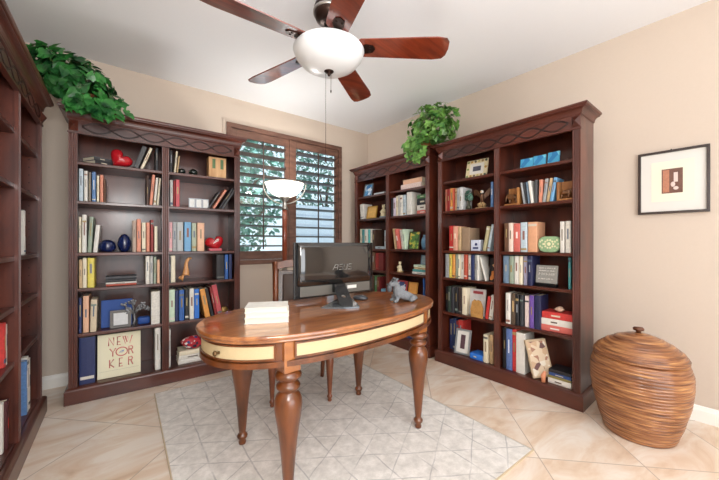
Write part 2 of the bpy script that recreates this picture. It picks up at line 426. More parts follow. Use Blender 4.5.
BAND = {'blue and white': 'ecebe6', 'red and white': 'efe6e0', 'red and cream': 'ecdcc4', 'orange and white': 'ebe4da', 'black and tan': 'c6a878', 'black and red': 'b8302c', 'blue patterned': 'dfe4ee', 'mottled brown': 'd2c2a4'}
rb = random.Random(11)
def cover_mat(col):
    return plain('cover_'+col.replace(' ', '_'), HX[col], .5, vary=.10+.028*(len(col)*7 % 11), scale=30+9*(len(col) % 5))
def add_cover(b, w, d, h, t=.0022, M=None):
    """U-shaped case: rounded spine at y=0, two boards"""
    pts = [(0, d), (0, .004), (w*.12, .0012), (w*.5, 0), (w*.88, .0012), (w, .004), (w, d), (w-t, d), (w-t, .006), (t, .006), (t, d)]
    b.prism(pts, 0, h, M)
def make_book(M, w, h, d, col, label, group, title=True, name='book'):
    b = MB(); add_cover(b, w, d, h)
    o = b.build(name, cover_mat(col)); o.matrix_world = M; tag(o, label, 'book', group)
    b = MB(); b.box(.0023, w-.0023, .0062, d-.004, .003, h-.004); b.build('pages', PAGES, o)
    if title and .012 < w < .06:
        dark = sum(hexc(HX[col])) > 1.0
        c = BAND.get(col) or (rb.choice(['857868', '8a6258', '66707e', '988a70', '80848a']) if dark else rb.choice(['a89868', 'a8a498', '949aa0', '8f7c50']))
        z0 = h*rb.uniform(.38, .5); z1 = z0+h*rb.uniform(.2, .38); k = rb.uniform(.08, .17)
        if rb.random() < .75:
            b = MB(); b.box(w*(.5-k), w*(.5+k), -.0006, .0025, z0, z1)
            b.build('spine_lettering', plain('spine_'+c, c, .6), o)
    if title and w > .014 and rb.random() < .4:
        c2 = rb.choice(['c8bfae', '8a5a4a', '4a5a70', 'a89060', '6a6a66', '7a8a80', 'd8d2c6', '3a3a40'])
        zz = h*rb.choice([.06, .10, .80, .86]); b = MB(); b.box(w*.06, w*.94, -.0004, .003, zz, zz+h*rb.uniform(.03, .09)); b.build('spine_band', plain('band_'+c2, c2, .6), o)
    return o
BOOKS = {
('B','L',1): [(0.384,0.034,0.217,'dark grey',18.6),(0.43,0.019,0.218,'cream',20.2),(0.535,0.017,0.202,'charcoal',0)],
('B','L',2): [(0.054,0.024,0.241,'pale blue',0),(0.083,0.021,0.227,'white',0),(0.109,0.014,0.22,'grey brown',0),(0.128,0.022,0.227,'blue and white',0),(0.156,0.014,0.201,'cream',0),(0.175,0.02,0.21,'salmon',0),(0.198,0.01,0.18,'brown',0),(0.471,0.015,0.24,'dark brown',0),(0.491,0.021,0.261,'salmon',4.6),(0.519,0.017,0.234,'off white',2.9),(0.542,0.014,0.232,'cream',1.7)],
('B','R',1): [(0.638,0.02,0.207,'black',0),(0.668,0.014,0.212,'cream',4.7),(0.686,0.01,0.146,'tan',5.9)],
('B','R',2): [(0.638,0.02,0.223,'light grey',0),(0.663,0.012,0.221,'dark red',0),(0.679,0.029,0.231,'rose red',0),(0.936,0.015,0.182,'charcoal',31.0),(0.975,0.019,0.209,'salmon',21.8),(1.023,0.017,0.228,'black',15.7),(1.049,0.018,0.214,'dark grey',16.0)],
('B','L',3): [(0.05,0.013,0.266,'cream',0),(0.071,0.026,0.284,'white',0),(0.103,0.023,0.269,'grey green',2.6),(0.134,0.026,0.208,'white',4.9),(0.377,0.025,0.253,'taupe',0),(0.406,0.028,0.266,'salmon',0),(0.44,0.026,0.239,'cream',0),(0.471,0.022,0.24,'salmon',0),(0.499,0.02,0.263,'dark red',0),(0.526,0.022,0.212,'cream',0)],
('B','L',4): [(0.05,0.019,0.211,'tan',0),(0.075,0.023,0.224,'cream',0),(0.103,0.039,0.223,'yellow',0),(0.465,0.027,0.254,'off white',0),(0.496,0.019,0.242,'light grey',0),(0.52,0.019,0.223,'grey green',0),(0.545,0.019,0.196,'peach',0)],
('B','R',3): [(0.627,0.024,0.25,'pink',0),(0.656,0.031,0.251,'grey',0),(0.691,0.046,0.253,'silver grey',0),(0.747,0.052,0.255,'sky blue',0),(0.805,0.036,0.248,'sage green',0),(0.847,0.056,0.252,'peach',0)],
('B','R',4): [(0.627,0.014,0.246,'dark grey',0),(0.645,0.032,0.253,'cream',0),(1.006,0.067,0.239,'black',0),(1.078,0.029,0.254,'blue',0),(1.114,0.025,0.249,'navy',0)],
('B','L',5): [(0.05,0.017,0.263,'navy',0),(0.077,0.033,0.273,'peach',0),(0.117,0.037,0.243,'beige',1.2),(0.503,0.061,0.269,'off white',0)],
('B','L',6): [(0.056,0.091,0.361,'navy',0),(0.53,0.039,0.355,'white',0)],
('B','R',5): [(0.629,0.043,0.274,'pale green',0),(0.677,0.025,0.262,'navy',0),(0.706,0.039,0.264,'blue',0),(0.751,0.03,0.264,'black',0),(0.787,0.034,0.27,'white',0),(0.826,0.038,0.261,'bright blue',0),(0.906,0.041,0.259,'orange',-10.3),(0.961,0.027,0.266,'black',-12.1),(0.995,0.019,0.272,'dark red',-10.5),(1.02,0.041,0.289,'rose red',-10.8)],
('B','R',6): [(0.626,0.013,0.32,'white',0)],
('D','R',2): [(0.636,0.023,0.214,'black',0),(0.666,0.04,0.214,'pale lilac',0),(0.722,0.035,0.23,'cream',0),(0.762,0.034,0.235,'light grey',0),(0.802,0.033,0.231,'off white',0),(0.841,0.035,0.23,'pale blue',0),(0.899,0.069,0.252,'white',0)],
('D','L',2): [(0.063,0.071,0.195,'white',-4.6)],
('D','L',3): [(0.058,0.034,0.258,'cream',0),(0.102,0.049,0.249,'teal',0),(0.16,0.059,0.254,'white',0),(0.225,0.024,0.246,'turquoise',0),(0.259,0.035,0.251,'off white',0),(0.303,0.05,0.241,'dark brown',0),(0.519,0.034,0.226,'pale blue',0)],
('D','L',4): [(0.296,0.059,0.219,'brown',0),(0.364,0.061,0.216,'dark red',0),(0.434,0.083,0.218,'maroon',0)],
('D','L',5): [(0.277,0.056,0.204,'dark brown',0),(0.339,0.058,0.202,'green',0),(0.406,0.047,0.196,'maroon',0)],
('D','R',3): [(0.709,0.028,0.24,'tan',-9.6),(0.758,0.039,0.233,'red and white',-10.5),(0.812,0.033,0.225,'off white',-9.0),(0.855,0.035,0.227,'pale green',-7.3)],
('D','R',5): [(1.123,0.016,0.234,'blue',0)],
('C','L',2): [(0.045,0.022,0.215,'red brown',0),(0.072,0.032,0.218,'dark red',0),(0.11,0.034,0.221,'orange',0),(0.149,0.01,0.212,'brick red',0),(0.163,0.024,0.214,'tan',0),(0.193,0.024,0.21,'grey',0),(0.222,0.032,0.213,'pale grey',0),(0.532,0.022,0.219,'blue and white',0)],
('C','R',2): [(0.808,0.013,0.176,'grey',-8.5),(0.826,0.011,0.175,'charcoal',-6.8),(0.843,0.014,0.174,'slate blue',-5.9),(0.867,0.02,0.179,'white',-7.2),(0.892,0.018,0.181,'dark grey',0),(0.918,0.025,0.179,'salmon',1.6),(0.947,0.022,0.179,'grey',6.8),(0.974,0.021,0.179,'tan',8.9),(1.002,0.023,0.177,'sky blue',9.6)],
('C','L',3): [(0.098,0.051,0.24,'red',0),(0.155,0.044,0.233,'red and cream',0),(0.205,0.027,0.225,'tan',0),(0.24,0.082,0.213,'mottled brown',0),(0.45,0.029,0.22,'olive cream',10.7),(0.497,0.023,0.235,'pale blue',8.3)],
('C','L',4): [(0.06,0.035,0.236,'grey',0),(0.102,0.025,0.24,'yellow',0),(0.137,0.028,0.241,'orange',0),(0.172,0.024,0.236,'grey green',0),(0.202,0.022,0.231,'cream',0),(0.229,0.032,0.232,'white',0),(0.268,0.031,0.229,'brick red',0),(0.305,0.031,0.233,'off white',0),(0.341,0.033,0.235,'navy',0),(0.38,0.02,0.235,'grey',0),(0.404,0.018,0.235,'white',0),(0.478,0.016,0.214,'white',-15.6)],
('C','R',3): [(0.646,0.039,0.241,'brown',0),(0.689,0.032,0.239,'pink cream',0),(0.726,0.051,0.232,'red and white',0),(0.782,0.051,0.238,'pale blue',0),(0.838,0.07,0.238,'orange and white',0),(1.071,0.028,0.23,'white',0),(1.108,0.032,0.231,'off white',0)],
('C','R',4): [(0.639,0.048,0.23,'slate blue',0),(0.694,0.033,0.232,'grey green',0),(0.733,0.034,0.236,'white',0),(0.773,0.026,0.237,'cream',0),(0.806,0.03,0.235,'lilac grey',0),(1.121,0.016,0.234,'teal',0)],
('C','L',5): [(0.055,0.032,0.244,'black',0),(0.094,0.029,0.248,'dark green',0),(0.13,0.031,0.248,'charcoal',0),(0.168,0.03,0.25,'black',0),(0.204,0.032,0.25,'brown black',0),(0.245,0.047,0.251,'cream',0),(0.476,0.025,0.201,'red',7.8),(0.509,0.034,0.216,'white',4.1)],
('C','L',6): [(0.033,0.04,0.296,'navy',0),(0.08,0.034,0.309,'dark blue',0),(0.12,0.026,0.291,'dark red',0),(0.154,0.049,0.306,'red',0),(0.464,0.043,0.243,'cream',0),(0.515,0.032,0.253,'tan',0)],
('C','R',5): [(0.666,0.038,0.254,'white',0),(0.71,0.033,0.255,'black and tan',0),(0.749,0.026,0.251,'black',0),(0.781,0.026,0.251,'charcoal',0),(0.815,0.033,0.246,'pinkish white',0),(0.855,0.034,0.257,'violet',0),(0.894,0.045,0.263,'dark navy',0)],
('C','R',6): [(0.623,0.033,0.341,'black',0),(0.662,0.046,0.34,'blue patterned',0),(0.714,0.031,0.345,'red',0),(0.751,0.069,0.327,'white',0)],
('A','R',3): [(0.955,0.03,0.269,'white',0),(0.988,0.045,0.277,'grey',0)],
('A','R',6): [(0.95,0.03,0.331,'blue and white',0),(0.983,0.04,0.345,'white',0),(1.026,0.045,0.32,'off white',0)],
('A','L',5): [(0.50,0.035,0.223,'red',0),(0.545,0.03,0.207,'white',0)],
('A','L',6): [(0.505,0.032,0.25,'white',0),(0.545,0.035,0.248,'black and red',0)],
}
for (case, bay, shelf), rows in BOOKS.items():
    M, W, sh = CASES[case]
    lo = .0525 if bay == 'L' else W/2+.0265
    hi = W/2-.0265 if bay == 'L' else W-.0525
    x = lo
    n = 0; pl = 0.; ph = 0.
    for (u, w, h, col, lean) in rows:
        n += 1
        a = math.radians(abs(lean)); ext = w*math.cos(a)
        v = rb.uniform(.028, .05); d = min(rb.uniform(.15, .19), h*.8)
        if case == 'B' : d = min(rb.uniform(.17, .22), h*.85)
        h = min(h, (sh[shelf-1]-.036 if shelf > 1 else 1.965)-sh[shelf])
        need = x+.0012
        if lean > 0 and pl > lean: lean = pl
        if lean <= 0 and pl > 0: need += ph*math.sin(math.radians(pl))
        if lean < 0: need += max(0, h*math.sin(math.radians(-lean))-(h*math.sin(math.radians(-pl)) if pl < 0 else 0))
        a = math.radians(abs(lean)); ext = w/math.cos(a)
        u = max(u, need)
        if u+ext > hi: u = hi-ext
        pl, ph = lean, h
        if lean < -12: d = .10
        if (case, bay, shelf) == ('C', 'L', 6) and n < 5: v = .115; d = .145
        if lean > 0:   # top goes right: stands on its lower right corner
            MM = M @ T(u+w*math.cos(a), v, sh[shelf]+.0008) @ RY(lean) @ T(-w, 0, 0)
        else:
            MM = M @ T(u, v, sh[shelf]+.0008) @ RY(lean)
        x = u+ext
        side = 'left' if bay == 'L' else 'right'
        ln = 'leaning ' if abs(lean) > 2.5 else ''
        if len(rows) == 1: pos = 'only upright book'
        else: pos = ORD[n]+' upright from left'
        nw = len((ln+col).split())
        lab = f"{ln}{col} book, {pos}, {SNAME[shelf]} shelf, {side} half of {CNAME[case]}"
        make_book(MM, w, h, d, col, lab, f"books on the {SNAME[shelf]} shelf of the {CNAME[case]}")
def lying(M, w, d, h, col, label, group, title=True):
    """book lying flat: w along the shelf, spine towards the room"""
    b = MB(); Q = Matrix(((0, 0, 1, 0), (0, 1, 0, 0), (-1, 0, 0, h), (0, 0, 0, 1)))
    add_cover(b, h, d, w, M=Q)
    o = b.build('book', cover_mat(col)); o.matrix_world = M; tag(o, label, 'book', group)
    b = MB(); b.box(.003, w-.003, .0062, d-.004, .0024, h-.0024); b.build('pages', PAGES, o)
    c = BAND.get(col) or ('5a4a40' if sum(hexc(HX[col])) > 1.0 else 'd6cdb8')
    if title and rb.random() < .7:
        b = MB(); b.box(w*.3, w*rb.uniform(.5, .7), -.0006, .0025, h*.38, h*.6); b.build('spine_lettering', plain('spine_'+c, c, .6), o)
    return o
# ------------------------------------------------------------------ shelf ornaments
def thing1(name, b, mat, M, label, cat, group=None, smooth=None):
    o = b.build(name, mat, smooth=smooth); o.matrix_world = M; return tag(o, label, cat, group)
RED = plain('glossy_red', 'c0202a', .18, coat=.6, vary=.15, scale=14)
COBALT = plain('cobalt_glaze', '16224e', .12, coat=.7, vary=.25, scale=25)
DKGREEN = plain('dark_green_stone', '16221e', .15, coat=.6, vary=.3, scale=20)
SILVER = plain('pewter', '8d8f92', .4, .7, vary=.2, scale=60)
GOLDW = plain('golden_carved_wood', 'b98a4e', .5, vary=.25, scale=30, bump=.3)
def heart_pts(s, n=40):
    P = []
    for i in range(n):
        t = 2*PI*i/n
        P.append((s*16*math.sin(t)**3/17, s*(13*math.cos(t)-5*math.cos(2*t)-2*math.cos(3*t)-math.cos(4*t))/17))
    return P
def heart_solid(s, th, M=None):
    """puffy heart, outline in xz, thickness th in y"""
    b = MB(); base = heart_pts(s); rings = []
    for k in range(-4, 5):
        a = k/4.0; f = math.sqrt(max(0, 1-a*a)); f = .12+.88*f
        rings.append([b.bm.verts.new(Vector((p[0]*f, a*th/2, p[1]*f))) for p in base])
    n = len(base)
    for r, q in zip(rings, rings[1:]):
        for i in range(n):
            fc = b.bm.faces.new((r[i], r[(i+1) % n], q[(i+1) % n], q[i])); fc.smooth = True
    b.bm.faces.new(rings[0]); b.bm.faces.new(rings[-1][::-1])
    if M is not None: b.bm.transform(M)
    return b
# --- back-wall bookcase
G = 'dark books lying on the top shelf of the back-wall bookcase'
lying(place('B', .150, .040, 1, 0, 36), .135, .155, .030, 'charcoal', 'lower of two dark books lying at left end of top shelf, back-wall bookcase', G)
lying(place('B', .143, .046, 1, .0312, 33), .13, .15, .028, 'dark grey', 'upper of two dark books lying at left end of top shelf, back-wall bookcase', G)
b = heart_solid(.085, .095, T(0, 0, .078) @ RY(38)); lo = min(v.co.z for v in b.bm.verts); b.bm.transform(T(0, 0, -lo))
thing1('heart_ornament', b, RED, place('B', .298, .10, 1), 'glossy red heart ornament tilted on the top shelf of the back-wall bookcase', 'ornament')
for i, (u, r, w) in enumerate(((.729, .030, 'left'), (.822, .034, 'right'))):
    b = MB(); b.ball((0, 0, r*.86), (r*1.1, r, r*.86))
    thing1('polished_stone', b, DKGREEN, place('B', u, .085, 1), f'{"smaller" if i == 0 else "larger"} dark polished egg stone beside the wooden box, {w} one of the pair', 'stone', 'pair of dark polished stones')
wb = empty('wooden_box', place('B', .945, .06, 1), 'light striped wooden box with green insets, top shelf of the back-wall bookcase', 'box')
b = MB(); b.box(0, .15, 0, .10, 0, .19, bev=.003); b.build('body', wood('pale_pine', 'c08a55', 'e0b784', .5, .1, (14, 3, 3)), wb)
for x in (.03, .10):
    b = MB(); b.box(x, x+.026, -.002, .002, .085, .172); b.build('inset_panel', plain('green_inset', '5c7a50', .6, vary=.2), wb)
fr = empty('framed_photo', place('B', .78, .07, 2), 'low silver folding frame with small white pictures, second shelf of back-wall bookcase', 'frame')
for k in range(3):
    x = .004+k*.055
    b = MB()
    b.box(x, x+.052, 0, .01, 0, .008); b.box(x, x+.052, 0, .01, .078, .086); b.box(x, x+.007, 0, .01, .008, .078); b.box(x+.045, x+.052, 0, .01, .008, .078); b.box(x+.012, x+.04, .01, .03, 0, .004)
    fm = b.build('frame', SILVER, fr)
    b = MB(); b.box(x+.007, x+.045, .003, .008, .008, .078); b.build('photo', plain('white_picture', 'e4e4e0', .5, vary=.1, scale=40), fm)
b = MB(); b.lathe([(.001, 0), (.030, .001), (.046, .014), (.055, .036), (.053, .058), (.042, .080), (.024, .094), (.012, .097)], 28)
thing1('ceramic_vase', b, COBALT, place('B', .218, .085, 3), 'squat dark blue glazed round ornament, third shelf of the back-wall bookcase', 'ornament')
b = MB(); b.lathe([(.001, 0), (.022, .001), (.036, .022), (.045, .052), (.044, .084), (.034, .116), (.018, .138), (.001, .145)], 28)
thing1('ceramic_egg', b, COBALT, place('B', .325, .085, 3), 'tall dark blue glazed egg, third shelf of the back-wall bookcase', 'ornament')
G = 'flat stack on the fourth shelf of the back-wall bookcase'; z = 0
for col, h, w, lb in (('brick red', .014, .195, 'brick red book at the bottom of'), ('white', .013, .195, 'white book second from bottom of'), ('black', .020, .190, 'black book second from top of'), ('charcoal', .024, .195, 'charcoal book on top of')):
    lying(place('B', .21, .05, 4, z), w, .14, h, col, lb+' the flat stack, fourth shelf, back-wall bookcase', G); z += h+.001
ap = empty('heart_sculpture', place('B', 1.0, .085, 3), 'rounded red heart sculpture on a pink plinth, third shelf of back-wall bookcase', 'sculpture')
b = MB(); b.box(-.055, .055, -.035, .035, 0, .022, bev=.003); b.build('plinth', plain('pink_plinth', 'd0606a', .4), ap)
b = heart_solid(.082, .105, T(.0, 0, .095) @ RY(-12)); lo = min(v.co.z for v in b.bm.verts); b.bm.transform(T(0, 0, .0225-lo-.03))
for v in b.bm.verts: v.co.z = max(v.co.z, .0225); v.co.x *= 1.0+.35*max(0, .09-v.co.z)/.09
hb = b.build('heart', RED, ap)
b = MB()
for k in range(3): b.tube([(-.02+.012*k, -.052, .065+.01*k), (-.005+.012*k, -.053, .09), (.012+.006*k, -.050, .11)], .003, seg=5)
b.build('white_scribble', plain('white_paint', 'eee6e2', .5), hb)
# carved duck: one continuous body
DUCKW = wood('duck_wood', 'c08048', 'e6b078', .4, .3, (8, 8, 3))
dk = skin_mesh('wooden_duck', [(0, 0, .004, 0.0297), (-.012, 0, .012, 0.0351), (-.034, 0, .010, 0.0162), (-.050, 0, .006, 0.0081), (.010, 0, .045, 0.0311), (.010, 0, .080, 0.0230), (.010, 0, .115, 0.0162), (.014, 0, .145, 0.0149), (.024, 0, .170, 0.0175), (.038, 0, .178, 0.0135), (.056, 0, .182, 0.0081)],
    [(0, 1), (1, 2), (2, 3), (0, 4), (4, 5), (5, 6), (6, 7), (7, 8), (8, 9), (9, 10)], DUCKW)
lo = min(v.co.z for v in dk.data.vertices); dk.matrix_world = place('B', .755, .09, 4, -lo); tag(dk, 'carved wooden duck with raised bill, fourth shelf of the back-wall bookcase', 'figurine')
bb = empty('box', place('B', .178, .10, 5, .0035) @ RX(-6), 'flat cobalt blue box standing behind the silver tree frame, back-wall bookcase', 'box')
b = MB(); b.box(0, .20, 0, .03, 0, .215, bev=.003); b.build('case', plain('cobalt_cloth', '1f4a94', .6), bb)
b = MB(); b.box(.07, .13, -.001, .002, .10, .112); b.build('embossed_band', plain('gold_emboss', 'a58c50', .4, .5), bb)
tf = empty('framed_photo', place('B', .235, .055, 5), 'pewter photo frame with a silver tree at its right side, fifth shelf', 'frame')
b = MB(); w, h, q = .135, .14, .022
b.box(0, w, 0, .012, 0, q, bev=.002); b.box(0, w, 0, .012, h-q, h, bev=.002); b.box(0, q, 0, .012, q, h-q); b.box(w-q, w, 0, .012, q, h-q); b.box(w*.4, w*.6, .012, .04, 0, .004)
b.build('frame', plain('dark_pewter', '6b6966', .45, .3), tf)
b = MB(); b.box(q, w-q, .004, .01, q, h-q); b.build('photo', plain('pale_photo', 'd6d8d8', .4, vary=.15, scale=40), tf)
rt = random.Random(4); b = MB()
b.tube([(.155, .008, 0), (.155, .008, .05), (.152, .008, .10)], .01, rs=[.016, .010, .008])
tips = []
for k in range(15):
    a = math.radians(rt.uniform(-75, 75)); L = rt.uniform(.05, .11); p = (.152, .008, .09)
    q1 = (p[0]+L*.5*math.sin(a*.7), .008+rt.uniform(-.004, .006), p[2]+L*.6*math.cos(a*.7)); q2 = (p[0]+L*math.sin(a), .008+rt.uniform(-.006, .008), p[2]+L*math.cos(a)*1.1)
    b.tube([p, q1, q2], .003, seg=5, rs=[.005, .003, .0015])
    for _ in range(6): tips.append((q2[0]+rt.uniform(-.016, .016), q2[1]+rt.uniform(-.006, .006), q2[2]+rt.uniform(-.02, .014)))
for c in tips: b.ball(c, (.0095, .003, .008), seg=6)
b.build('silver_tree', SILVER, tf)
b = MB(); b.box(-.043, .043, 0, .06, 0, .062, bev=.014)
thing1('box', b, plain('cobalt_cloth', '1f4a94', .6), place('B', .455, .07, 5), 'small dark blue rounded box right of the tree frame, fifth shelf', 'box', smooth=True)
# board with the lettering
ny = empty('display_board', place('B', .158, .062, 6, .002) @ RX(-5), 'cream board lettered NEW YORKER in red on the bottom shelf, back-wall bookcase', 'sign')
b = MB(); b.box(0, .275, 0, .018, .0, .335, bev=.002); b.build('board', plain('cream_board', 'ece6c8', .7), ny)
def lettering(name, text, size, mat, parent, M, sx=1., extr=.0006):
    cu = bpy.data.curves.new(name, 'FONT'); cu.body = text; cu.size = size; cu.align_x = 'CENTER'; cu.align_y = 'CENTER'; cu.extrude = extr
    o = bpy.data.objects.new(name, cu); COL.objects.link(o)
    bpy.context.view_layer.update()
    me = bpy.data.meshes.new_from_object(o.evaluated_get(bpy.context.evaluated_depsgraph_get())); bpy.data.objects.remove(o)
    me.name = name; me.materials.clear(); me.materials.append(mat)
    o = bpy.data.objects.new(name, me); COL.objects.link(o); o.parent = parent; o.matrix_local = M @ Matrix.Diagonal((sx, 1, 1, 1)); return o
CORAL = plain('coral_ink', 'd47a74', .7)
STAND = Matrix(((1, 0, 0, 0), (0, 0, -1, 0), (0, 1, 0, 0), (0, 0, 0, 1)))     # text in xz facing -y
def thin_letters(name, rows, parent):
    """tall art-deco strokes; each letter is a set of polylines on a unit cell"""
    A = {'N': [[(0, 0), (0, 1), (.8, 0), (.8, 1)]], 'E': [[(.6, 1), (0, 1), (0, 0), (.6, 0)], [(0, .35), (.5, .35)]], 'W': [[(0, 1), (.3, 0), (.55, .9), (.8, 0), (1.1, 1)], [(.25, 1), (.5, .2)]],
         'Y': [[(0, 1), (.35, .5), (.7, 1)], [(.35, .5), (.35, 0)]], 'R': [[(0, 0), (0, 1), (.5, 1), (.6, .8), (.5, .6), (0, .6)], [(.3, .6), (.65, 0)]], 'K': [[(0, 0), (0, 1)], [(.55, 1), (0, .45), (.6, 0)]],
         'O': [[(.5+.55*math.cos(2*PI*i/24), .5+.5*math.sin(2*PI*i/24)) for i in range(25)]]}
    b = MB()
    for x, z, w, h, ch in rows:
        for pl in A[ch]: b.tube([(x+p[0]*w, -.0006, z+p[1]*h) for p in pl], .0042, seg=5)
    return b.build(name, CORAL, parent)
thin_letters('lettering', [(.068, .245, .040, .062, 'N'), (.122, .245, .036, .062, 'E'), (.158, .245, .055, .062, 'W'),
    (.075, .160, .055, .062, 'Y'), (.118, .156, .066, .066, 'O'), (.197, .160, .042, .062, 'R'),
    (.075, .075, .045, .062, 'K'), (.135, .075, .036, .062, 'E'), (.195, .075, .042, .062, 'R')], ny)
b = MB()
for k in range(3): b.tube([(.135+.008*k, -.0006, .18), (.15+.006*k, -.0006, .20-.004*k), (.165, -.0006, .186+.008*k)], .0018, seg=5)
b.build('blue_sketch', plain('blue_ink', '7f97c8', .7), ny)
b = MB(); b.box(.012, .263, -.0007, .002, .052, .0535); b.build('rule_line', plain('faint_rule', 'b9b59c', .7), ny)
# --- bottom right of the back-wall case
b = MB(); b.lathe([(.001, 0), (.030, 0), (.032, .006), (.028, .010), (.001, .010)], 28)
thing1('gold_plate', b, plain('aged_gold', '8a6a38', .4, .6), place('B', 1.095, .13, 5, .033) @ RX(78), 'small round gold plate at the right end behind pink book, fifth shelf', 'plate')
G = 'white books stacked flat on the bottom shelf of the back-wall bookcase'; z = 0
for k, (w, col, lb) in enumerate(((.235, 'white', 'lowest white book of'), (.225, 'off white', 'middle pale book of'), (.22, 'cream', 'topmost cream book of'))):
    lying(place('B', .70+.004*k, .05, 6, z), w, .17, .036, col, lb+' the flat pile under the floral pouch, bottom shelf', G); z += .037
def dots_mat(name, base, cols, scale):
    m, nt, bs = new_mat(name); tc = nt.nodes.new('ShaderNodeTexCoord'); vo = nt.nodes.new('ShaderNodeTexVoronoi'); vo.inputs['Scale'].default_value = scale
    cr = nt.nodes.new('ShaderNodeValToRGB'); cr.color_ramp.interpolation = 'CONSTANT'; sp = nt.nodes.new('ShaderNodeSeparateColor')
    e = cr.color_ramp.elements; e[0].color = (*hexc(base), 1); e[1].position = .4; e[1].color = (*hexc(cols[0]), 1)
    for i, c in enumerate(cols[1:]):
        k = e.new(.4+.6*(i+1)/len(cols)); k.color = (*hexc(c), 1)
    nt.links.new(tc.outputs['Object'], vo.inputs['Vector']); nt.links.new(vo.outputs['Color'], sp.inputs[0]); nt.links.new(sp.outputs[0], cr.inputs['Fac']); nt.links.new(cr.outputs['Color'], bs.inputs['Base Color'])
    bs.inputs['Roughness'].default_value = .6; return m
b = MB(); b.ball((0, 0, .055), (.085, .045, .058), seg=20)
for v in b.bm.verts:
    v.co.x += .012*math.sin(v.co.z*60); v.co.z = max(v.co.z, .001)
thing1('floral_pouch', b, dots_mat('floral_cloth', 'b3202e', ['2c3f7a', 'e6e2dc', '1d2440', 'c43a44'], 46), place('B', .815, .095, 6, .112), 'red, blue and white floral pouch on the flat white pile, bottom shelf', 'pouch')
def photo_frame(M, w, h, mat, label, pic, bw=.015, lean=12, group=None, mat_w=0, cat='frame'):
    e = empty('framed_photo', M @ T(0, 0, .013*math.sin(math.radians(lean))+.0004) @ RX(-lean), label, cat, group)
    b = MB(); t = .012
    b.box(0, w, 0, t, 0, bw, bev=.002); b.box(0, w, 0, t, h-bw, h, bev=.002); b.box(0, bw, 0, t, bw, h-bw); b.box(w-bw, w, 0, t, bw, h-bw); b.build('frame', mat, e)
    if mat_w:
        b = MB(); b.box(bw, w-bw, .005, .01, bw, h-bw); b.build('mount', plain('white_mount', 'd9d6cf', .8), e)
        b = MB(); b.box(bw+mat_w, w-bw-mat_w, .0035, .007, bw+mat_w, h-bw-mat_w); b.build('photo', pic, e)
    else:
        b = MB(); b.box(bw, w-bw, .005, .01, bw, h-bw); b.build('photo', pic, e)
    a = math.radians(lean)
    b = MB(); b.poly([(w/2-.012, t, h*.7), (w/2+.012, t, h*.7), (w/2+.014, t+h*.7*math.sin(2*a)*.9, h*.7-h*.7*math.cos(2*a)*.98), (w/2-.014, t+h*.7*math.sin(2*a)*.9, h*.7-h*.7*math.cos(2*a)*.98)], [(0, 1, 2, 3)])
    b.build('easel_strut', BLACKM, e)
    return e
def photo_mat(name, a, c, scale=25): 
    return plain(name, a, .35, vary=.55, scale=scale)
# --- corner bookcase
photo_frame(place('D', .10, .06, 1, 0, 8), .15, .175, SILVER, 'blue and white picture frame at left end of top shelf, corner bookcase', dots_mat('blue_print', '3f78b0', ['d8e4ee', '5a9ac8', '9cc0dc'], 30))
b = MB(); b.box(0, .19, 0, .12, 0, .024, bev=.003)
thing1('flat_box', b, plain('pale_grey_card', 'c9cdd0', .6), place('D', .33, .05, 1), 'flat pale box lying right of the blue frame, top shelf, corner bookcase', 'box')
G = 'pale books lying on the top shelf of the corner bookcase'
lying(place('D', .80, .05, 1), .30, .17, .058, 'pale pink', 'lower pale pink book of the pair lying on the top shelf, corner bookcase', G)
lying(place('D', .825, .06, 1, .059), .275, .16, .052, 'peach', 'upper pinkish book of the pair lying on the top shelf, corner bookcase', G)
photo_frame(place('D', .175, .05, 2, 0, 10), .16, .165, plain('gold_frame', 'c99a45', .4, .4), 'gold framed picture on the second shelf of the corner bookcase', plain('amber_picture', 'dcb064', .5, vary=.25, scale=30))
def figurine(M, s, label, c1, c2, name='figurine'):
    e = empty(name, M, label, 'figurine')
    b = MB(); b.lathe([(.001, 0), (.30, 0), (.32, .06), (.25, .10), (.001, .10)], 20); b.bm.transform(Matrix.Scale(s, 4)); b.build('base', c2, e)
    b = MB(); b.lathe([(.001, .10), (.25, .10), (.22, .28), (.17, .45), (.19, .56), (.10, .66), (.06, .70), (.001, .70)], 18)
    for sx in (-1, 1): b.tube([(sx*.17, 0, .58), (sx*.27, -.08, .45), (sx*.10, -.20, .40)], .05)
    b.bm.transform(Matrix.Scale(s, 4)); b.build('body', c1, e, smooth=True)
    b = MB(); b.ball((0, 0, .82), (.13, .13, .15)); b.ball((0, -.12, .80), (.04, .04, .03), seg=8)
    for sx in (-1, 1): b.ball((sx*.12, 0, .93), (.05, .03, .06), seg=8)
    b.bm.transform(Matrix.Scale(s, 4)); b.build('head', c1, e, smooth=True)
    return e
CREAMC = plain('cream_ceramic', 'e0d2ac', .35, coat=.4, vary=.1)
figurine(place('D', .475, .08, 2), .165, 'cream ceramic figurine at the right of the second shelf, corner bookcase', CREAMC, plain('pale_blue_glaze', 'a9bcc4', .4))
G = 'books lying flat on the second shelf of the corner bookcase'; z = 0
for col, h, lb in (('red and white', .040, 'red and white book at bottom of'), ('white', .055, 'white book second in'), ('black', .070, 'black book third in'), ('green', .038, 'green book on top of')):
    lying(place('D', 1.036, .055, 2, z), .15, .16, h, col, lb+' the right-hand flat pile, second shelf, corner bookcase', G); z += h+.001
lying(place('D', .36, .045, 3), .16, .14, .030, 'pale blue', 'pale blue book lying flat on the third shelf of the corner bookcase', 'books on the third shelf of the corner bookcase')
photo_frame(place('D', .895, .06, 3, 0, 4), .15, .205, plain('dark_wood_frame', '3c2a20', .4), 'leafy green and yellow picture on the third shelf, corner bookcase', dots_mat('garden_print', '4f7a3a', ['9cb04a', '3a5a30', 'c8b04a'], 40), bw=.008)
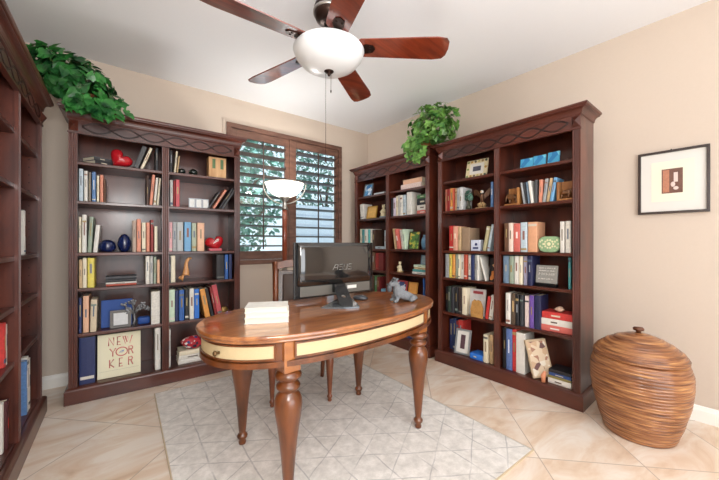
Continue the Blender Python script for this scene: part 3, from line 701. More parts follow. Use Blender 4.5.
gl = empty('glass_vase', place('D', 1.11, .11, 3), 'blue glass vase at right end of third shelf, corner bookcase', 'vase')
b = MB(); b.lathe([(.001, 0), (.034, 0), (.042, .03), (.050, .08), (.040, .12), (.026, .14), (.030, .16), (.026, .16), (.022, .14), (.036, .12), (.045, .08), (.037, .03), (.001, .008)], 22); b.build('body', plain('blue_glass', '6f9fc4', .08, coat=.6, trans=.3), gl)
figurine(place('D', .755, .08, 4), .125, 'small cream bear figurine on the fourth shelf of the corner bookcase', CREAMC, plain('tan_base', 'b99a6a', .5), 'bear_figurine')
G = 'books lying flat on the fourth shelf of the corner bookcase'; z = 0
for col, h, w, lb in (('white', .024, .22, 'white book at bottom of'), ('teal', .026, .215, 'teal book second from bottom of'), ('tan', .022, .19, 'tan book third from bottom of'), ('pale green', .026, .20, 'pale green book topmost in')):
    lying(place('D', 1.192-w, .05, 4, z), w, .15, h, col, lb+' the flat pile, fourth shelf, corner bookcase', G); z += h+.001
photo_frame(place('D', 1.055, .09, 4, z), .10, .105, plain('slate_frame', '6c8494', .4), 'small slate blue frame on the flat pile, fourth shelf, corner bookcase', photo_mat('slate_photo', '8fa2aa', 0), bw=.01, lean=8)
b = MB(); b.box(0, .10, 0, .07, 0, .055, bev=.004)
thing1('box', b, plain('sky_blue_card', '6fa8c4', .5), place('D', .475, .035, 5), 'small sky blue box at the front of the fifth shelf, corner bookcase', 'box')
photo_frame(place('D', .70, .06, 5), .16, .18, plain('red_white_frame', 'a84448', .5), 'red framed blue picture on the fifth shelf, corner bookcase', dots_mat('blue_red_print', '3c4c7c', ['c8ccd8', 'a43c44', '7a86a8'], 28))
photo_frame(place('D', .885, .06, 5, 0, 0), .13, .175, plain('amber_wood', 'c0843c', .45), 'amber wooden picture panel on the fifth shelf, corner bookcase', plain('amber_panel', 'd69a50', .5, vary=.2, scale=40), bw=.012)
lying(place('D', .80, .04, 6), .20, .14, .04, 'deep blue', 'deep blue book lying on the bottom shelf of the corner bookcase', 'books on the bottom shelf of the corner bookcase')
# --- bookcase by the basket
pf = photo_frame(place('C', .262, .07, 1, 0, 4), .205, .175, plain('cream_frame', 'd8caa4', .6), 'cream button-studded photo frame on the top shelf, basket-side bookcase', photo_mat('dark_photo', '4a4c5a', 0, 60), bw=.034, lean=14, mat_w=.03)
bt = random.Random(5)
cols = ['7a8a50', 'b08a40', '6a5a48', 'c0b070', '94784c', '4e5a48']
for i in range(14):
    x, z = [(.017+.034*k, .158) for k in range(6)][i] if i < 6 else ([(.017+.034*k, .017) for k in range(6)][i-6] if i < 12 else ((.017, .09), (.188, .09))[i-12])
    b = MB(); b.lathe([(.001, 0), (.011, 0), (.011, .003), (.008, .005), (.001, .005)], 12, M=T(x, 0, z) @ RX(90)); b.build('button', plain('button_'+cols[i % 6], cols[i % 6], .4), pf)
lf = empty('leafy_ornament', place('C', .292, .08, 2), 'dark green leafy ornament between grey books and the eagle, second shelf', 'ornament')
b = MB(); b.lathe([(.001, 0), (.026, 0), (.022, .03), (.012, .045), (.010, .08), (.001, .09)], 16); b.build('stem_base', plain('antique_bronze', '4a4a3a', .5, .4), lf)
b = MB()
for i in range(60):
    d = Vector((bt.gauss(0, 1), bt.gauss(0, 1), bt.gauss(0, 1))).normalized()
    leaf_quad(b, Vector((d.x*.034, d.y*.034, .125+d.z*.055)), d+Vector((0, -.4, .2)), .035, bt.uniform(0, 6))
b.build('leaves', foliage_mat('dark_leaf', '24463a', '4f7a66', 20), lf)
EAG = plain('eagle_bronze', '6a4a34', .45, .2, vary=.3, scale=40)
eg = empty('eagle_statue', place('C', .415, .10, 2), 'bronze eagle statue with spread wings and white head, second shelf, basket-side bookcase', 'statue')
b = MB(); b.box(-.05, .05, -.03, .03, 0, .014, bev=.003); b.tube([(-.03, 0, .03), (-.01, 0, .042), (.0, 0, .058)], .02, rs=[.026, .022, .014]); b.tube([(.03, 0, .026), (.015, 0, .036), (.005, 0, .052)], .018); b.build('rock_base', plain('tan_rock', 'a8895e', .7, vary=.3, scale=40, bump=.3), eg)
body = skin_mesh('body', [(0, .01, .06, .014), (0, 0, .09, .02), (.004, -.005, .12, .017), (.008, -.012, .14, .011), (-.01, .02, .045, .010), (-.02, .03, .03, .012)], [(0, 1), (1, 2), (2, 3), (0, 4), (4, 5)], EAG); body.parent = eg
b = MB(); b.ball((.009, -.018, .152), (.015, .017, .015), seg=12); b.build('white_head', plain('white_feathers', 'e8e2d4', .6), eg)
b = MB(); b.tube([(.010, -.032, .152), (.011, -.044, .150), (.011, -.048, .142)], .004, rs=[.006, .004, .001], seg=6); b.build('beak', plain('yellow_beak', 'c99a3a', .4), eg)
for sx in (-1, 1):
    b = MB(); n = 9
    up = [(sx*(.015+.085*t), .005+.02*t, .125+.055*math.sin(t*2.2)+.01*t) for t in [i/n for i in range(n+1)]]
    dn = [(sx*(.015+.09*t), .012+.03*t, .095+.035*math.sin(t*2.0)+.02*t-(.012 if i % 2 else 0)) for i, t in enumerate([i/n for i in range(n+1)])]
    P = up+dn+[(p[0], p[1]+.006, p[2]) for p in up+dn]; m2 = n+1; F = []
    for i in range(n):
        F += [(i, i+1, m2+i+1, m2+i), (2*m2+i+1, 2*m2+i, 3*m2+i, 3*m2+i+1), (i+1, i, 2*m2+i, 2*m2+i+1), (m2+i, m2+i+1, 3*m2+i+1, 3*m2+i)]
    F += [(0, m2, 3*m2, 2*m2), (n, 2*m2+n, 3*m2+n, m2+n)]
    b.poly(P, F); b.build('wing', EAG, eg)
G = 'blue tiles on the top shelf of the basket-side bookcase'
tm = dots_mat('aqua_painting', '48a0c8', ['a8dcec', '2c7ab0', '6cc0d8', 'e0f0f0'], 18)
for i, (u, w, h, lb) in enumerate(((.768, .098, .082, 'leftmost'), (.869, .09, .088, 'middle'), (.973, .084, .092, 'rightmost, separate'))):
    b = MB(); b.box(0, w, 0, .012, 0, h, bev=.002)
    thing1('painted_tile', b, tm, place('C', u, .07, 1, 0, 3 if i != 2 else -4) @ T(0, 0, .0018) @ RX(-8), f'{lb} one of three aqua painted canvases, top shelf, basket-side bookcase', 'painting', G)
b = MB(); b.lathe([(.001, 0), (.016, 0), (.018, .006), (.010, .014), (.001, .016)], 16)
thing1('trinket', b, plain('dark_trinket', '5a4638', .4, .3), place('C', 1.105, .07, 1), 'tiny dark trinket at right end of the top shelf, basket-side bookcase', 'ornament')
def bookend(M, w, flip, label):
    e = empty('bookend', M, label, 'bookend', 'carved wooden bookends')
    b = MB(); b.box(0, w, -.03, .05, 0, .012, bev=.002); b.box((0 if flip else w-.016), (.016 if flip else w), -.03, .05, .012, .14, bev=.002); b.build('stand', wood('bookend_wood', '7a4a24', 'b47c44', .45, .2, (8, 8, 3)), e)
    b = MB(); b.box(w*.08, w*.92, .03, .046, .012, .145, bev=.002); b.build('panel', wood('bookend_wood', '7a4a24', 'b47c44'), e)
    # carved beast
    c = plain('carved_dark', '6a4424', .5, vary=.3, scale=40); s = w/.12; f = -1 if flip else 1
    k = skin_mesh('carved_animal', [(w/2, 0, .06*s+.012, .018*s), (w/2+f*.03*s, 0, .062*s+.012, .016*s), (w/2-f*.03*s, 0, .058*s+.012, .015*s), (w/2-f*.045*s, 0, .075*s+.012, .012*s), (w/2-f*.055*s, -.005, .05*s+.012, .006*s), (w/2-f*.055*s, -.008, .02*s+.012, .004*s),
        (w/2+f*.03*s, -.008, .02, .007*s), (w/2-f*.022*s, -.008, .02, .007*s), (w/2+f*.03*s, .01, .02, .007*s), (w/2-f*.022*s, .01, .02, .007*s)], [(0, 1), (0, 2), (2, 3), (3, 4), (4, 5), (1, 6), (2, 7), (1, 8), (2, 9)], c)
    k.parent = e
    return e
bookend(place('C', .655, .06, 2), .12, False, 'carved wooden animal bookend left of the leaning books, second shelf, basket-side bookcase')
bookend(place('C', 1.052, .06, 2), .10, True, 'carved wooden animal bookend right of the blue book, second shelf, basket-side bookcase')
cb = empty('photo_cube', place('C', .335, .045, 3, 0, 6), 'small blue and white box with a dark dot, third shelf, basket-side bookcase', 'box')
b = MB(); b.box(0, .09, 0, .07, 0, .10, bev=.004); b.build('body', plain('pale_porcelain', 'c9d0e0', .35, vary=.15, scale=40), cb)
b = MB(); b.lathe([(.001, 0), (.013, 0), (.001, .002)], 14, M=T(.05, 0, .06) @ RX(90)); b.box(.02, .07, -.001, .002, .018, .034); b.build('painted_motif', plain('blue_ink_dark', '2a3466', .5), cb)
tn = empty('tin', place('C', .99, .085, 3), 'oval green tin with cream flower pattern, third shelf, basket-side bookcase', 'tin')
def rrect(w, h, r, n=6):
    P = []
    for cx, cy, a0 in ((w/2-r, h/2-r, 0), (-w/2+r, h/2-r, 90), (-w/2+r, -h/2+r, 180), (w/2-r, -h/2+r, 270)):
        for i in range(n+1):
            a = math.radians(a0+90*i/n); P.append((cx+r*math.cos(a), cy+r*math.sin(a)))
    return P
XZ = Matrix(((1, 0, 0, 0), (0, 0, -1, 0), (0, 1, 0, 0), (0, 0, 0, 1)))
TING = plain('sage_tin', '8fae84', .4, vary=.2, scale=30)
b = MB(); b.prism(rrect(.15, .12, .045), -.03, .03, M=T(0, 0, .062) @ XZ, bev=.004); b.build('body', TING, tn)
b = MB()
for k in range(10):
    a = 2*PI*k/10; b.ball((.030*math.cos(a), -.0305, .064+.030*math.sin(a)), (.008, .0015, .008), seg=8)
b.ball((0, -.0305, .064), (.014, .002, .014), seg=10)
for sx in (-1, 1):
    for k in range(5):
        a = 2*PI*k/5; b.ball((sx*.052+.012*math.cos(a), -.0305, .064+.03*math.sin(a)), (.006, .0015, .008), seg=8)
b.build('flower_pattern', plain('cream_pattern', 'e2dcb4', .5), tn)
b = MB(); b.prism(rrect(.135, .105, .04), -.031, -.0302, M=T(0, 0, .062) @ XZ); b.build('dark_panel', plain('dark_olive_panel', '4c5a44', .5), tn)
sg = empty('stone_sign', place('C', .893, .05, 4), 'grey stone plaque with white hand lettering on a black base, fourth shelf', 'sign')
b = MB(); b.box(0, .15, -.005, .045, 0, .022, bev=.002); b.build('base', BLACKM, sg)
b = MB(); b.box(-.002, .150, 0, .02, .0, .14, bev=.004, M=T(0, .01, .0255) @ RX(-8)); b.build('plaque', plain('grey_stone', '8c8a84', .8, vary=.2, scale=50, bump=.2), sg)
b = MB(); M8 = T(0, .01, .0255) @ RX(-8); rs_ = random.Random(9)
for zz, hh in ((.112, .010), (.093, .009), (.062, .020), (.03, .010)):
    x = .02
    while x < .128:
        wl = rs_.uniform(.005, .011)*(1.4 if hh > .015 else 1)
        P = [(x, zz), (x+wl*.3, zz+hh), (x+wl*.6, zz+hh*.2), (x+wl, zz+hh*rs_.uniform(.4, 1))]
        b.tube([M8 @ Vector((p[0], -.0006, p[1])) for p in P], .0014, seg=4); x += wl+rs_.choice([.002, .002, .008])
b.build('lettering', plain('white_lettering', 'ece8e0', .6), sg)
make_book(place('C', .842, .03, 4, 0), .036, .235, .15, 'dark navy', 'tall dark navy book behind the stone plaque, fourth shelf, basket-side bookcase', 'books on the fourth shelf of the basket-side bookcase')
photo_frame(place('C', .508, .05, 4, 0, 0), .075, .205, plain('black_frame', '1c1a1c', .4), 'narrow black picture with orange figure right of leaning white book, fourth shelf, basket-side bookcase', dots_mat('dark_orange_print', '141418', ['1c1a1c', 'c87a3c', '16161a', 'd8b088'], 20), bw=.006, lean=6)
mg = empty('magazine', place('C', .298, .075, 5, .002, 4) @ RX(-7), 'glossy white magazine standing behind the carved ornament, fifth shelf', 'magazine')
b = MB(); b.box(0, .15, 0, .012, 0, .245); b.build('cover', plain('magazine_cover', 'c8c6c4', .3, vary=.35, scale=18), mg)
b = MB(); b.box(.03, .125, -.001, .002, .20, .226); b.build('masthead', plain('masthead_red', '9a3a40', .5), mg)
hm = empty('carved_ornament', place('C', .405, .03, 5), 'golden carved wooden ornament with small heart shapes, fifth shelf, basket-side bookcase', 'ornament')
b = MB(); b.prism([(-.055, 0), (.055, 0), (.052, .05), (.060, .09), (.044, .115), (.038, .150), (.012, .158), (-.008, .145), (-.022, .160), (-.046, .135), (-.042, .10), (-.060, .07)], -.012, .012, M=XZ, bev=.004); b.build('panel', GOLDW, hm)
b = MB()
for x, z in ((-.02, .115), (.022, .12), (.0, .075), (-.03, .045), (.03, .05)): b.tube([(x+.012*math.cos(2*PI*i/12), -.013, z+.012*math.sin(2*PI*i/12)) for i in range(12)], .003, closed=True, seg=5)
b.build('carved_rings', GOLDW, hm)
photo_frame(place('C', .165, .03, 6, 0, 8), .15, .235, plain('silver_frame', 'b9bdc0', .3, .6), 'silver photo frame leaning before the red books, bottom shelf, basket-side bookcase', photo_mat('people_photo', '5a4048', 0, 40), bw=.018, lean=14, mat_w=.035)
lying(place('C', .335, .03, 6), .125, .13, .05, 'bright blue', 'bright blue book lying flat on the bottom shelf, basket-side bookcase', 'books on the bottom shelf of the basket-side bookcase')
G = 'books lying under the shell, fifth shelf of the basket-side bookcase'; z = 0
for col, h, u, w, lb in (('red and white', .046, .945, .228, 'red and white book at bottom of'), ('white', .048, .95, .222, 'white book in the middle of'), ('red', .050, .955, .217, 'red book on top of')):
    lying(place('C', u-.012, .05, 5, z), w, .16, h, col, lb+' the pile under the shell, fifth shelf, basket-side bookcase', G); z += h+.001
b = MB(); b.lathe([(.001, -.04), (.006, -.03), (.016, -.01), (.021, .006), (.016, .022), (.008, .03), (.001, .034)], 18, M=T(0, 0, .02) @ RY(82))
for v in b.bm.verts: v.co.z += .003*math.sin(v.co.x*400)
thing1('seashell', b, plain('shell_cream', 'd8b49c', .4, vary=.2, scale=40), place('C', 1.05, .09, 5, z+.002), 'small cream seashell on top of the red book, fifth shelf', 'shell')
# leaning patterned books, bottom right
M = place('C', .876, .03, 6)
bk = make_book(M @ RY(-13) @ RZ(-50), .036, .285, .15, 'tan pattern', 'tan patchwork book leaning with front cover showing, bottom shelf, basket-side bookcase', 'books on the bottom shelf of the basket-side bookcase')
b = MB(); b.box(.0352, .0366, .012, .14, .012, .272); b.build('cover_picture', dots_mat('patchwork_print', 'd8c4a8', ['a87a64', 'e4dccc', '6e4c48', 'c8a888'], 26), bk)
G = 'books lying flat on the bottom right shelf of the basket-side bookcase'; z = 0
for col, h, w, lb in (('white', .040, .165, 'white book at the bottom of'), ('olive', .018, .165, 'olive book second from bottom of'), ('deep blue', .022, .16, 'dark blue book second from top of'), ('black', .024, .16, 'black book on top of')):
    lying(place('C', 1.158-w, .03, 6, z), w-.012, .15, h, col, lb+' the low pile at right, bottom shelf, basket-side bookcase', G); z += h+.001
# keepsake with orange tip beside the pile
b = MB(); b.tube([(0, 0, .004), (0, 0, .05), (.01, .01, .085)], .018, rs=[.014, .018, .010])
thing1('keepsake_figure', b, plain('coral_ceramic', 'd8906a', .4, vary=.3, scale=40), place('C', .972, .0, 6), 'small coral ceramic figure before the leaning patchwork book, bottom shelf', 'figurine')
# ------------------------------------------------------------------ rug
def rug_mat():
    m, nt, bs = new_mat('distressed_lattice_rug'); L = nt.links
    tc = nt.nodes.new('ShaderNodeTexCoord')
    def N(t, **k):
        n = nt.nodes.new(t)
        for a, v in k.items(): setattr(n, a, v)
        return n
    def math_(op, a, b=None):
        n = N('ShaderNodeMath', operation=op)
        for i, v in enumerate((a, b)):
            if v is None: continue
            if isinstance(v, (int, float)): n.inputs[i].default_value = v
            else: L.new(v, n.inputs[i])
        return n.outputs[0]
    wob = N('ShaderNodeTexNoise'); wob.inputs['Scale'].default_value = 6; L.new(tc.outputs['Object'], wob.inputs['Vector'])
    wadd = N('ShaderNodeVectorMath', operation='MULTIPLY_ADD'); wadd.inputs[1].default_value = (.02, .02, 0)
    L.new(wob.outputs['Color'], wadd.inputs[0]); L.new(tc.outputs['Object'], wadd.inputs[2])
    lines = None
    for ang, s, wd in ((0, .185, .007), (58, .185, .006), (-58, .185, .006)):
        d = N('ShaderNodeVectorMath', operation='DOT_PRODUCT'); d.inputs[1].default_value = (math.cos(math.radians(ang))/s, math.sin(math.radians(ang))/s, 0)
        L.new(wadd.outputs['Vector'], d.inputs[0])
        fr = math_('FRACT', d.outputs['Value']); ab = math_('ABSOLUTE', math_('SUBTRACT', fr, .5))
        ln = math_('GREATER_THAN', ab, .5-wd/s*.55)
        brk = N('ShaderNodeTexNoise'); brk.inputs['Scale'].default_value = 7+ang*.01; brk.inputs['Detail'].default_value = 5
        mp = N('ShaderNodeMapping'); mp.inputs['Location'].default_value = (ang*.3, ang*.7, 0); L.new(tc.outputs['Object'], mp.inputs['Vector']); L.new(mp.outputs['Vector'], brk.inputs['Vector'])
        rp = N('ShaderNodeMapRange'); rp.inputs['From Min'].default_value = .34; rp.inputs['From Max'].default_value = .55; L.new(brk.outputs['Fac'], rp.inputs['Value'])
        v = math_('MULTIPLY', ln, rp.outputs['Result'])
        lines = v if lines is None else math_('MAXIMUM', lines, v)
    n1 = N('ShaderNodeTexNoise'); n1.inputs['Scale'].default_value = 16; n1.inputs['Detail'].default_value = 8; n1.inputs['Roughness'].default_value = .7
    L.new(tc.outputs['Object'], n1.inputs['Vector'])
    cr = N('ShaderNodeValToRGB'); e = cr.color_ramp.elements; e[0].position = .32; e[0].color = (*hexc('c6c2bc'), 1); e[1].position = .66; e[1].color = (*hexc('ece8e3'), 1)
    k = e.new(.5); k.color = (*hexc('dad6d0'), 1)
    L.new(n1.outputs['Fac'], cr.inputs['Fac'])
    hs = cr
    m2 = N('ShaderNodeMix', data_type='RGBA'); m2.inputs['B'].default_value = (*hexc('77767a'), 1)
    sc = math_('MULTIPLY', lines, .45); L.new(sc, m2.inputs['Factor']); L.new(hs.outputs['Color'], m2.inputs['A']); L.new(m2.outputs['Result'], bs.inputs['Base Color'])
    bs.inputs['Roughness'].default_value = .75; bs.inputs['Sheen Weight'].default_value = .2
    return m
RW, RL = 1.67, 2.07
rug = empty('rug', T(.20, .845, 0) @ RZ(-1.0), 'pale grey distressed lattice rug under the oval desk', 'rug')
b = MB(); b.box(.006, RW-.006, .006, RL-.006, .0008, .009, bev=.003); b.build('pile', rug_mat(), rug)
b = MB(); t = .008
b.box(0, RW, 0, t, .0008, .008); b.box(0, RW, RL-t, RL, .0008, .008); b.box(0, t, t, RL-t, .0008, .008); b.box(RW-t, RW, t, RL-t, .0008, .008)
b.build('edge_binding', plain('tan_binding', 'c3b296', .8), rug)
RUGZ = .0095

# ------------------------------------------------------------------ oval desk
DZ = .785
desk = empty('oval_desk', T(1.055, 1.605, RUGZ) @ RZ(4.5), 'oval wooden writing desk with turned legs and ivory side panels', 'desk')
DH = DZ-RUGZ
def sup(a, b_, n, N=160, t0=0, t1=2*PI):
    P = []
    for i in range(N):
        t = t0+(t1-t0)*i/(N if abs(t1-t0-2*PI) < 1e-6 else N-1)
        c, s_ = math.cos(t), math.sin(t)
        P.append((a*math.copysign(abs(c)**(2/n), c), b_*math.copysign(abs(s_)**(2/n), s_)))
    return P
EXP = 2.35
def ring_band(off0, off1, z0, z1, t0=0, t1=2*PI, N=160):
    """solid curved band between two insets of the oval"""
    A, B = .765, .402
    o = sup(A-off0, B-off0, EXP, N, t0, t1); i_ = sup(A-off1, B-off1, EXP, N, t0, t1); full = abs(t1-t0-2*PI) < 1e-6
    n = len(o); P = [(*p, z0) for p in o]+[(*p, z1) for p in o]+[(*p, z0) for p in i_]+[(*p, z1) for p in i_]; F = []
    for k in range(n if full else n-1):
        j = (k+1) % n
        F += [(k, j, n+j, n+k), (2*n+j, 2*n+k, 3*n+k, 3*n+j), (n+k, n+j, 3*n+j, 3*n+k), (j, k, 2*n+k, 2*n+j)]
    if not full: F += [(0, n, 3*n, 2*n), (n-1, 2*n-1+2*n, 2*n-1, n-1)[:0] or (n-1, 3*n-1, 4*n-1, 2*n-1)]
    b = MB(); b.poly(P, F); return b
b = MB(); top = []
for off, z in ((.012, DH-.034), (.006, DH-.031), (.004, DH-.026), (.010, DH-.022), (.002, DH-.018), (0, DH-.010), (.002, DH-.004), (.007, DH)):
    top.append([b.bm.verts.new((*p, z)) for p in sup(.765-off, .402-off, EXP)])
for a, c in zip(top, top[1:]):
    for i in range(len(a)):
        f = b.bm.faces.new((a[i], a[(i+1) % len(a)], c[(i+1) % len(a)], c[i])); f.smooth = True
b.bm.faces.new(top[0][::-1]); b.bm.faces.new(top[-1])
b.build('tabletop', DESKW, desk)
AZ0, AZ1 = .648, DH-.034
ring_band(.030, .055, AZ0, AZ1).build('apron', DESKV, desk)
LEGP = [(-.475, -.272), (.44, -.28), (.45, .295), (-.448, .305)]
def t_of(p):
    best = min(range(1440), key=lambda i: (lambda q: (q[0]*p[1]-q[1]*p[0])**2+(0 if q[0]*p[0]+q[1]*p[1] > 0 else 9))(
        ((lambda c, s_: (.735*math.copysign(abs(c)**(2/EXP), c), .372*math.copysign(abs(s_)**(2/EXP), s_)))(math.cos(i*2*PI/1440), math.sin(i*2*PI/1440)))))
    return best*2*PI/1440
TL = [t_of(p) for p in LEGP]
LEGPROF = [(.001, 0), (.016, 0), (.018, .012), (.014, .022), (.022, .034), (.025, .044), (.022, .053), (.015, .060), (.017, .075), (.019, .10), (.026, .20), (.034, .29), (.042, .35), (.049, .40), (.052, .435), (.050, .458), (.044, .476), (.034, .488), (.031, .494), (.036, .499), (.043, .506), (.045, .515), (.041, .524), (.032, .531), (.030, .537), (.036, .543), (.047, .550), (.050, .558), (.048, .567), (.042, .574), (.038, .580), (.001, .580)]
for (x, y), t in zip(LEGP, TL):
    b = MB(); b.lathe([(r*1.18, z*1.045) for r, z in LEGPROF], 28, M=T(x, y, 0)); lg = b.build('leg', DESKV, desk)
    b = MB(); b.box(x-.04, x+.04, y-.04, y+.04, .605, AZ1-.001, bev=.003); b.build('leg_block', DESKW, lg)
# ivory panels with wooden beads between the leg blocks
def span(a, c): return (a, c if c > a else c+2*PI)
dt = .16
for k, (i, j) in enumerate(((3, 0), (0, 1), (1, 2), (2, 3))):
    a, c = span(TL[i], TL[j]); wide = k in (1, 3)
    m = .115 if wide else .075
    a += m*.9; c -= m*.9
    nm = 'side_panel' if wide else 'drawer'
    d = ring_band(.024, .031, AZ0+.026, AZ1-.014, a, c, 60).build(nm, IVORY, desk)
    if nm == 'drawer': d['label'] = 'curved ivory drawer front with a small dark knob'
    for z0, z1 in ((AZ0+.018, AZ0+.026), (AZ1-.014, AZ1-.007)):
        ring_band(.021, .031, z0, z1, a-.012, c+.012, 60).build('panel_bead', DESKV, d)
    for e0 in (a-.014, c): ring_band(.021, .031, AZ0+.026, AZ1-.014, e0, e0+.014, 4).build('panel_bead', DESKV, d)
    if not wide:
        tm_ = (a+c)/2+(.32 if k == 0 else 0); cx, sy = math.cos(tm_), math.sin(tm_)
        for off_ in (.0,):
            px = (.765-.024)*math.copysign(abs(cx)**(2/EXP), cx); py = (.402-.024)*math.copysign(abs(sy)**(2/EXP), sy)
            sgn = math.copysign(1, px)
            b = MB(); b.lathe([(.001, 0), (.006, 0), (.005, .010), (.011, .015), (.012, .021), (.007, .026), (.001, .027)], 16, M=T(px, py, (AZ0+AZ1)/2+.003) @ RY(90*sgn)); b.build('knob', plain('bronze_knob', '6a5236', .4, .6), d)
ring_band(.016, .045, AZ0-.012, AZ0+.012).build('apron_molding', DESKV, desk)

# ------------------------------------------------------------------ things on the desk
G = 'white books piled on the desk'; z = DZ+.0006
for k, (w, d, h, dx, r) in enumerate(((.205, .16, .027, .0, -25), (.205, .165, .024, .002, -24.3), (.20, .162, .024, .0, -25.4))):
    lying(T(.483+dx, 1.520, z) @ RZ(r) @ T(w, d, 0) @ RZ(180), w, d, h, 'white', ('lowest', 'middle', 'topmost')[k]+' white book of the pile at the left end of the desk', G, title=False); z += h+.0008
DOGE = plain('dark_ear', '62666a', .9)
DOGM = plain('grey_dog_fur', '72767a', .8, vary=.35, scale=60, bump=.5)
dog = skin_mesh('dog_figurine', [(0, 0, .044, .034), (.045, 0, .040, .034), (.085, 0, .034, .030), (-.020, 0, .068, .031), (-.026, 0, .098, .026), (-.034, 0, .128, .029), (-.060, -.003, .120, .021), (-.080, -.005, .112, .016),
   (-.030, -.026, .040, .016), (-.036, -.030, .012, .013), (-.030, .026, .040, .016), (-.036, .030, .012, .013), (.080, -.030, .022, .020), (.050, -.040, .012, .012), (.080, .030, .022, .020), (.050, .040, .012, .012), (.112, 0, .024, .014), (.130, .012, .014, .008),
   (-.060, -.034, .010, .011), (-.060, .034, .010, .011)],
   [(0, 1), (1, 2), (0, 3), (3, 4), (4, 5), (5, 6), (6, 7), (3, 8), (8, 9), (3, 10), (10, 11), (2, 12), (12, 13), (2, 14), (14, 15), (2, 16), (16, 17), (9, 18), (11, 19)], DOGM)
lo = min(v.co.z for v in dog.data.vertices); dog.matrix_world = T(1.482, 1.487, DZ+.0008-lo) @ RZ(-20); tag(dog, 'grey bearded dog figurine lying at the right end of the desk', 'figurine')
b = MB(); b.ball((-.092, -.006, .118), (.008, .009, .008), seg=10); b.build('nose', plain('dark_nose', '2a2a2c', .5), dog)
b = MB(); b.ball((-.078, -.005, .092), (.017, .019, .026), seg=12); b.build('beard', plain('dark_beard', '56585c', .9, vary=.3, scale=60, bump=.4), dog)
for sy in (-1, 1):
    b = MB(); b.ball((-.060, sy*.015-.003, .139), .0055, seg=8); b.build('eye', plain('dark_nose', '2a2a2c', .5), dog)
b = MB(); b.ball((0, 0, .012), (.052, .031, .02), seg=24)
for v in b.bm.verts: v.co.z = max(0, v.co.z)
ms = b.build('computer_mouse', plain('dark_mouse', '3a3d42', .3, coat=.4)); ms.matrix_world = T(1.325, 1.712, DZ+.0006) @ RZ(-60); tag(ms, 'small dark computer mouse on the desk right of the monitor', 'mouse')
b = MB(); b.box(.012, .026, -.003, .003, .026, .034, bev=.001); b.build('scroll_wheel', CHROME, ms)

for sy in (-1, 1):
    b = MB(); P = [(-.045, sy*.012, .152), (-.020, sy*.016, .156), (-.034, sy*.032, .160), (-.050, sy*.036, .140)]
    b.poly([(x, y, z) for x, y, z in P]+[(x+.006, y, z-.005) for x, y, z in P], [(0, 1, 2, 3), (7, 6, 5, 4), (0, 4, 5, 1), (1, 5, 6, 2), (2, 6, 7, 3), (3, 7, 4, 0)]); b.build('ear', DOGE, dog)
# monitor, seen from behind
GLOSS = plain('glossy_dark_plastic', '1e1e1e', .05, coat=1., spec=.8)
mon = empty('monitor', T(1.225, 1.85, DZ-.012), 'glossy dark flat monitor on the desk, seen from behind', 'monitor')
b = MB(); b.box(-.325, .325, 0, .018, .035, .402, bev=.004); b.build('bezel', plain('black_bezel', '17181a', .25, coat=.5), mon)
b = MB(); n = 24; rows = []
for z_, sc_, y_ in ((.118, .300, -.001), (.122, .304, -.012), (.16, .306, -.020), (.26, .306, -.024), (.37, .306, -.020), (.394, .304, -.012), (.398, .300, -.001)):
    rows.append([b.bm.verts.new((-sc_+2*sc_*i/n, y_-(.010*(1-(2*i/n-1)**2) if y_ < -.005 else 0)+(.006 if i in (0, n) and y_ < -.005 else 0), z_)) for i in range(n+1)])
for a, c in zip(rows, rows[1:]):
    for i in range(n):
        f = b.bm.faces.new((a[i], a[i+1], c[i+1], c[i])); f.smooth = True
rim = [r[0] for r in rows], [r[-1] for r in rows]
b.bm.faces.new([v for v in rows[0]][::-1]); b.bm.faces.new([v for v in rows[-1]])
b.bm.faces.new(rim[0]); b.bm.faces.new(rim[1][::-1])
b.build('back_cover', GLOSS, mon)
b = MB(); b.box(-.285, .29, -.008, .001, .048, .114, bev=.003); lbnd = b.build('lower_cover', plain('grey_plastic', '66645f', .25, coat=.4), mon)
b = MB(); b.box(.085, .165, -.0085, -.007, .075, .098, bev=.0005); b.build('sticker', plain('white_sticker', 'e4e2dc', .5), lbnd)
# maker's name in its slanted wide capitals
def strokes(b, rows, y, r=.0032):
    for pl in rows: b.tube([(p[0], y, p[1]) for p in pl], r, seg=5)
b = MB(); x0, z0, w, h = -.045, .216, .027, .036
S_ = lambda pts, k: [(x0+k*.036+p[0]*w+p[1]*h*.18, z0+p[1]*h) for p in pts]
strokes(b, [S_([(-.35, .0), (.25, 1), (1, 1)], 0), S_([(1, 1), (1, 0)], 0), S_([(.05, .42), (.8, .42)], 0),
  S_([(1, 1), (.05, 1), (.05, .52), (1, .52), (1, 0), (0, 0)], 1.15), S_([(.05, 1), (0, 0), (1, 0), (1, 1)], 2.2), S_([(1, 1), (.05, 1), (.05, .52), (1, .52), (1, 0), (0, 0)], 3.25)], -.0335, .0022)
b.build('maker_lettering', plain('silver_ink', 'a9a8a4', .35, .5), mon)
b = MB(); b.box(-.045, .045, -.045, -.0085, .062, .118, bev=.004); b.build('hinge_block', plain('black_bezel', '17181a', .25, coat=.5), mon)
st = MB(); P0, P1 = Vector((.0, -.035, .105)), Vector((-.135, -.315, .020))
dv = (P1-P0).normalized(); sx = Vector((.92, -.39, 0)).normalized(); nz_ = sx.cross(dv).normalized()
L_ = (P1-P0).length
Ms = Matrix((( sx.x, dv.x, nz_.x, P0.x), (sx.y, dv.y, nz_.y, P0.y), (sx.z, dv.z, nz_.z, P0.z), (0, 0, 0, 1)))
